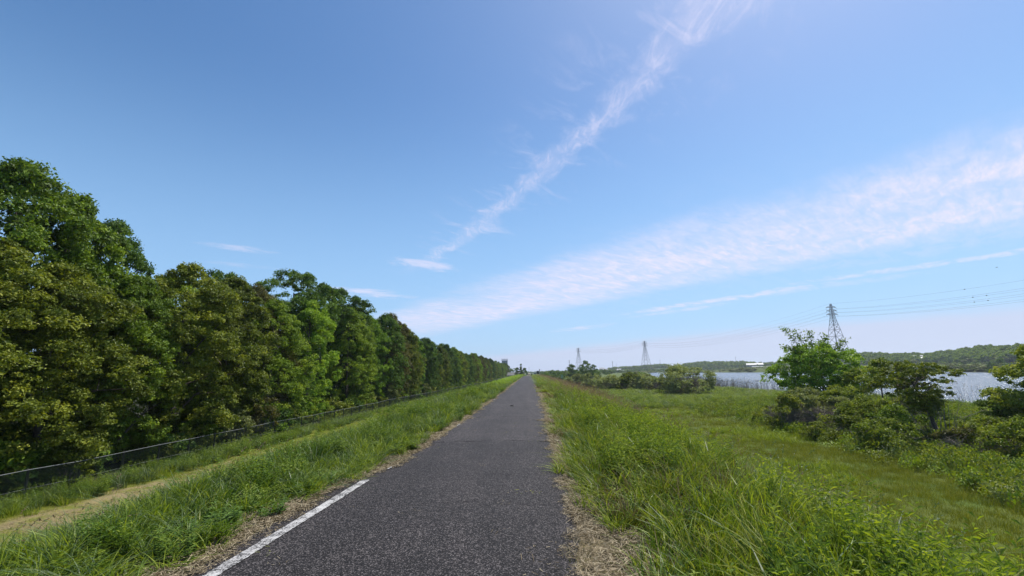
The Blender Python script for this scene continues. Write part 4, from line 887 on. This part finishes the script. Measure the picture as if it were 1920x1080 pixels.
def mast(px, top, base, Y_, w_, label):
    d = direction(px, base) / direction(px, base)[1]; d2_ = direction(px, top) / direction(px, top)[1]; H_ = (d2_[2] - d[2]) * Y_
    r = tag(obj('mast', None, loc=(d[0] * Y_, Y_, EYE + d[2] * Y_ - 12)), label, 'mast'); mb = MB(); mb.tube([(0, 0, 0), (0, 0, 12), (0, 0, 12 + H_)], [w_, w_ * .8, w_ * .4], 6)
    obj('shaft', mb.mesh('shaft', True), m_steel, r); m2 = MB(); [m2.box((0, 0, 12 + H_ * f), (w_ * 3.5, w_ * .5, w_ * .5)) for f in (.75, .86, .96)]; obj('crossarm', m2.mesh('crossarm'), m_steel, r)
mast(1068, 675, 692, 1250, 1.1, 'slim dark mast left of the leftmost pylon')
mast(1149, 677.5, 690, 1250, .9, 'slim dark mast between the leftmost and the middle pylon')
mast(1156, 681, 690, 1300, .4, 'thin pale pole just right of the slim dark mast')
mast(1238, 674.5, 684, 1200, .5, 'small pole on the hilltop right of the middle pylon')
mast(1380, 668.5, 678, 1150, .5, 'small pole on the hilltop above the white roofed buildings')
mast(992, 688, 697, 1500, .5, 'faint far pole above the end of the path')

# ------------------------------------------------------------------ buildings
m_conc = pbr('weathered_concrete', (.27, .28, .28), .85, .2, nvar=.3, nscale=.6)
m_dark = pbr('dark_opening', (.03, .035, .04), .5, .4, nvar=.3)
m_wall = pbr('white_wall', (.30, .30, .29), .8, .2, nvar=.15, nscale=.5)
m_roofw = pbr('pale_roof', (.22, .23, .24), .5, .4, nvar=.1, nscale=.4)
m_roofg = pbr('grey_roof', (.16, .17, .19), .6, .4, nvar=.2, nscale=.4)
m_glass = pbr('window_glass', (.05, .07, .09), .15, .6, nvar=.2)
# sluice tower at the end of the row
x, y = at(946.5, 385); zb = float(ground_z(x, y)); Ht = 14.0
tw = tag(obj('tower', None, loc=(x, y, zb)), 'grey concrete tower with a railed roof at the end of the tree row', 'tower')
mb = MB(); mb.box((0, 0, Ht / 2), (5.0, 4.4, Ht)); mb.box((0, 0, Ht - 2.4), (5.3, 4.7, .25)); mb.box((0, 0, Ht * .45), (5.2, 4.6, .2)); obj('wall', mb.mesh('wall'), m_conc, tw)
mb = MB(); mb.box((0, 0, Ht + .12), (5.6, 5.0, .24)); obj('roof', mb.mesh('roof'), m_conc, tw)
mb = MB()
for a in np.linspace(-2.6, 2.6, 7):
    for b in (-2.3, 2.3): mb.box((a, b, Ht + .85), (.14, .14, 1.3))
for b in (-2.3, 2.3): mb.box((0, b, Ht + 1.5), (5.5, .16, .16)); mb.box((0, b, Ht + .9), (5.5, .1, .1))
for a in (-2.65, 2.65): mb.box((a, 0, Ht + 1.5), (.16, 4.7, .16))
obj('railing', mb.mesh('railing'), m_conc, tw)
for a in (-1.3, 1.3):
    for z in (2.5, 6, 9.2): mb = MB(); mb.box((a, -2.22, z), (1.1, .1, 1.4)); obj('window', mb.mesh('window'), m_glass, tw)
x, y = at(954.2, 370); p = tag(obj('gate_pole', None, loc=(x, y, float(ground_z(x, y)))), 'pale vertical pole beside the grey tower', 'pole')
mb = MB(); mb.tube([(0, 0, -.3), (0, 0, 8.5)], [.32, .26], 8); obj('shaft', mb.mesh('shaft', True), m_wall, p); mb = MB(); mb.box((.1, -.2, 8.0), (.9, .35, .6)); obj('lamp_head', mb.mesh('lamp_head'), m_steel, p)
# farm shed
def house(x, y, z, L_, W_, H_, roof_m, label, rz=0.0, wall_m=None, group=None, nwin=3, name='house', hip=.35):
    r = tag(obj(name, None, loc=(x, y, z), rz=rz), label, name.replace('_', ' '), group)
    mb = MB(); mb.box((0, 0, H_ / 2 - .5), (L_, W_, H_ + 1)); obj('wall', mb.mesh('wall'), wall_m or m_wall, r)
    o = .5; rh = W_ * hip; V = [(-L_ / 2 - o, -W_ / 2 - o, H_ - .1), (L_ / 2 + o, -W_ / 2 - o, H_ - .1), (L_ / 2 + o, W_ / 2 + o, H_ - .1), (-L_ / 2 - o, W_ / 2 + o, H_ - .1), (-L_ / 2 - o * .6, 0, H_ + rh), (L_ / 2 + o * .6, 0, H_ + rh)]
    me = mesh('roof', V, [np.array([[0, 1, 5, 4], [2, 3, 4, 5], [0, 3, 2, 1]]), np.array([[0, 4, 3], [1, 2, 5]])]); obj('roof', me, roof_m, r)
    for k in range(nwin):
        mb = MB(); mb.box(((k + .5) / nwin * L_ - L_ / 2, -W_ / 2 - .03, H_ * .55), (L_ / nwin * .45, .08, H_ * .35)); obj('window', mb.mesh('window'), m_glass, r)
    return r
x, y = at(962, 350); house(x, y, float(ground_z(x, y)) + .3, 13, 6, 2.0, m_dark, 'long low grey building right of the tower', .1, m_conc, name='shed')
def far_house(px, py, Y_, L_, W_, H_, rm, lab, rz=0.0, group=None, nw=3, hip=.35, name='house'):
    d = direction(px, py) / direction(px, py)[1]; house(d[0] * Y_, Y_, EYE + d[2] * Y_, L_, W_, H_, rm, lab, rz, None, group, nw, name, hip)
far_house(1722, 674.0, 500, 8, 7, 2.2, m_roofg, 'grey roofed house at the hill foot, left of the white roofed shed', -.6)
far_house(1737, 675.0, 480, 9, 6, 1.0, m_roofw, 'white roofed shed at the hill foot above the small leaning tree', -.65, name='shed')
far_house(1770, 673.0, 500, 9, 6, 1.3, m_roofw, 'pale roofed shed in the middle of the far bank', -.7, name='shed')
far_house(1802, 671, 520, 16, 9, 3, m_roofg, 'low grey roofed house half hidden by bushes on the far bank', -.7)
far_house(1828, 670.5, 500, 9, 7, 4.2, m_wall, 'small pale house with a light gable on the far bank', -.4)
far_house(1861, 671.5, 480, 8, 6, 3, m_roofw, 'small white hut on the far bank next to the dark tree', -.75, name='hut')
far_house(1409, 686.6, 760, 15, 8, 2.2, m_roofw, 'white roofed building across the lake, left of its pair', -.4, name='building')
far_house(1423, 686.2, 780, 13, 8, 2.4, m_roofw, 'white roofed building across the lake, right of its pair', -.4, name='building')
far_house(1433, 688.6, 740, 36, 6, 1.2, m_roofw, 'very long low white greenhouse across the lake beside the large green tree', -.48, name='greenhouse', nw=12, hip=.12)
far_house(1395, 694, 800, 8, 6, 3, m_roofg, 'small grey hut on the far shore', -.3, name='hut')
far_house(1129, 695.0, 900, 10, 7, 3.5, m_roofw, 'white house at the far hill foot right of the lone round tree', -.2)
far_house(1135, 696, 880, 9, 7, 2.5, m_roofg, 'grey roofed house next to the white house at the far hill foot', -.2)
far_house(1157, 698.0, 860, 9, 7, 1.4, m_roofw, 'pale low shed behind the bush belt, left of two', -.2, name='shed')
far_house(1168, 697.8, 860, 9, 7, 1.4, m_roofw, 'pale low shed behind the bush belt, right of two', -.2, name='shed')
far_house(1161, 695.0, 950, 9, 7, 1.6, m_roofw, 'pale roof higher up behind the two low sheds', -.2, name='barn')

# ------------------------------------------------------------------ car, signs, posts and the clod on the path
m_carp = pbr('white_car_paint', (.72, .73, .74), .25, .6, nvar=.03); m_tyre = pbr('tyre', (.02, .02, .02), .85, .2, nvar=.3)
x, y = at(971.5, 255); z = float(ground_z(x, y))
car = tag(obj('parked_car', None, loc=(x, y, z), rz=.15), 'white car parked on the grass below the end of the tree row', 'car')
prof2 = [(-2.1, .35), (-2.15, .8), (-1.95, 1.0), (-1.3, 1.08), (-.75, 1.48), (.75, 1.52), (1.55, 1.08), (2.1, .98), (2.18, .6), (2.1, .35)]
V = []; Fc = []; npf = len(prof2)
for wy, inset in ((-.85, 0), (.85, 0)):
    for a, b in prof2: V.append((a, wy * (1 - max(0, b - 1.05) * .35), b))
Fc = [np.array([[k, (k + 1) % npf, (k + 1) % npf + npf, k + npf] for k in range(npf)]), np.array([list(range(npf))[::-1], list(range(npf, 2 * npf))])]
body = mesh('body', V, Fc); obj('body', body, m_carp, car)
mb = MB()
for s in (-1, 1): mb.box((0, s * .80, 1.26), (1.75, .05, .3))
mb.box((0, 0, 1.3), (2.35, 1.2, .2)); obj('window', mb.mesh('window'), m_glass, car)
for a in (-1.35, 1.35):
    for s in (-1, 1): mb = MB(); mb.tube([(a, s * .9, .32), (a, s * .68, .32)], .32, 14); w_ = obj('wheel', mb.mesh('wheel'), m_tyre, car)
for s in (-.6, .6): mb = MB(); mb.box((-2.15, s, .72), (.06, .32, .16)); obj('headlight', mb.mesh('headlight'), m_glass, car)
# van at the far end of the path
x, y = at(1003.5, 235); z = -1.0
van = tag(obj('parked_van', None, loc=(x, y, z + .1), rz=1.5), 'white topped van partly hidden by weeds at the end of the path', 'van')
mb = MB(); mb.box((0, 0, 1.15), (4.2, 1.7, 1.5)); mb.box((1.9, 0, .75), (1.0, 1.68, .8)); obj('body', mb.mesh('body'), m_carp, van); mb = MB(); mb.box((-2.12, 0, 1.4), (.05, 1.4, .5)); obj('window', mb.mesh('window'), m_glass, van)
for a in (-1.4, 1.5):
    for s in (-1, 1): mb = MB(); mb.tube([(a, s * .88, .32), (a, s * .66, .32)], .32, 12); obj('wheel', mb.mesh('wheel'), m_tyre, van)
def signpost(px, Y_, H_, plate, label, mat=m_steel, pm=None, base_z=None, th=.04, lean=0.0):
    x, y = at(px, Y_); z = float(ground_z(x, y)) if base_z is None else base_z
    r = tag(obj('sign_post', None, loc=(x, y, z)), label, 'sign'); mb = MB(); mb.tube([(0, 0, -.3), (lean, 0, H_)], th, 8); obj('post', mb.mesh('post', True), mat, r)
    if plate: mb = MB(); mb.box((lean * .95, -.06, H_ - plate[1] / 2), (plate[0], .03, plate[1])); obj('plate', mb.mesh('plate'), pm or m_steel, r)
m_green = pbr('pale_green_plate', (.30, .40, .26), .6, .3, nvar=.2)
signpost(1053, 66, 2.0, (.32, .5), 'thin dark post with a small pale green plate in the weeds right of the path', m_post, m_green)
signpost(1008, 165, 2.0, (.8, 1.1), 'dark sign board on a post near the end of the path', m_post, m_dark, th=.06)
signpost(1011.5, 160, 2.8, None, 'white marker post right beside the dark sign board', m_wall, th=.12)
signpost(996.6, 150, 1.0, None, 'short dark bollard at the right edge of the path end', m_dark, th=.14)
x, y = at(1076, 96); r = tag(obj('stake', None, loc=(x, y, float(ground_z(x, y)))), 'dark stake leaning in the scrub left of the bush belt', 'stake'); mb = MB(); mb.tube([(-.5, 0, -.2), (.5, 0, 2.2)], [.09, .06], 6); obj('shaft', mb.mesh('shaft', True), m_post, r)
# low rail where the path drops
mb = MB(); x0, _ = at(986, 330); x1, _ = at(1003, 330)
r = tag(obj('guard_rail', None, loc=(x0, 330, -1.6)), 'pale blue grey guard rail crossing beyond the end of the path', 'guard rail')
mb.box(((x1 - x0) / 2, 0, 1.0), (x1 - x0, .2, .45)); obj('beam', mb.mesh('beam'), m_roofw, r)
for f in np.linspace(0, 1, 5): mb = MB(); mb.box(((x1 - x0) * f, .15, .35), (.18, .12, 1.5)); obj('post', mb.mesh('post'), m_steel, r)
# clod
V, Fq = [], []; x, y = ground_at(960, 761.5, .05)
th = np.linspace(0, math.pi, 7); ph = np.linspace(0, 2 * math.pi, 9)[:-1]
for a in th:
    for b in ph: rr = .055 * (1 + .3 * math.sin(3 * b + 5 * a)); V.append((math.sin(a) * math.cos(b) * rr * 1.5, math.sin(a) * math.sin(b) * rr, max(0, math.cos(a) * rr * .8)))
Fq = np.array([[i * 8 + j, i * 8 + (j + 1) % 8, (i + 1) * 8 + (j + 1) % 8, (i + 1) * 8 + j] for i in range(6) for j in range(8)])
tag(obj('clod', mesh('clod', V, Fq, True), m_tyre, loc=(x, y, float(path_z(x - xc(y), y)) - .003)), 'small dark clod lying in the middle of the path', 'debris')
# bird
d = direction(1869, 501.5); t_ = 160 / d[1]; P = d * t_ + np.array([0, 0, EYE])
V = [(-.45, 0, .12), (-.2, .06, .16), (0, .1, 0), (.2, .06, .16), (.45, 0, .12), (0, -.28, -.02), (0, .3, .02), (-.07, 0, -.06), (.07, 0, -.06), (0, 0, .06), (-.1, -.1, .02), (.1, -.1, .02)]
Fb_ = np.array([[0, 10, 9], [0, 9, 1], [1, 9, 6], [4, 9, 11], [4, 3, 9], [3, 6, 9], [5, 9, 10], [5, 11, 9], [5, 10, 7], [5, 8, 11], [7, 10, 6], [8, 6, 11], [7, 6, 8], [5, 7, 8], [10, 0, 1], [10, 1, 6], [11, 3, 4], [11, 6, 3]])
bd = obj('bird', mesh('bird', np.array(V) * 1.3, Fb_), m_dark, loc=P); tag(bd, 'small dark bird flying above the power lines at the right', 'bird')

# ------------------------------------------------------------------ air
hz = bpy.data.materials.new('haze'); hz.use_nodes = True; t = NT(hz.node_tree); hz.node_tree.nodes.clear()
pv = t.n('ShaderNodeVolumePrincipled'); pv.inputs['Color'].default_value = (.80, .88, 1, 1); pv.inputs['Density'].default_value = .00017; pv.inputs['Anisotropy'].default_value = .3
out = t.n('ShaderNodeOutputMaterial'); t.put(out.inputs['Volume'], pv.outputs[0])
mb = MB(); mb.box((300, 3000, 52), (9000, 6600, 126)); ho = obj('haze', mb.mesh('haze'), hz); tag(ho, 'thin blue air fading the far hills', 'haze', kind='stuff')
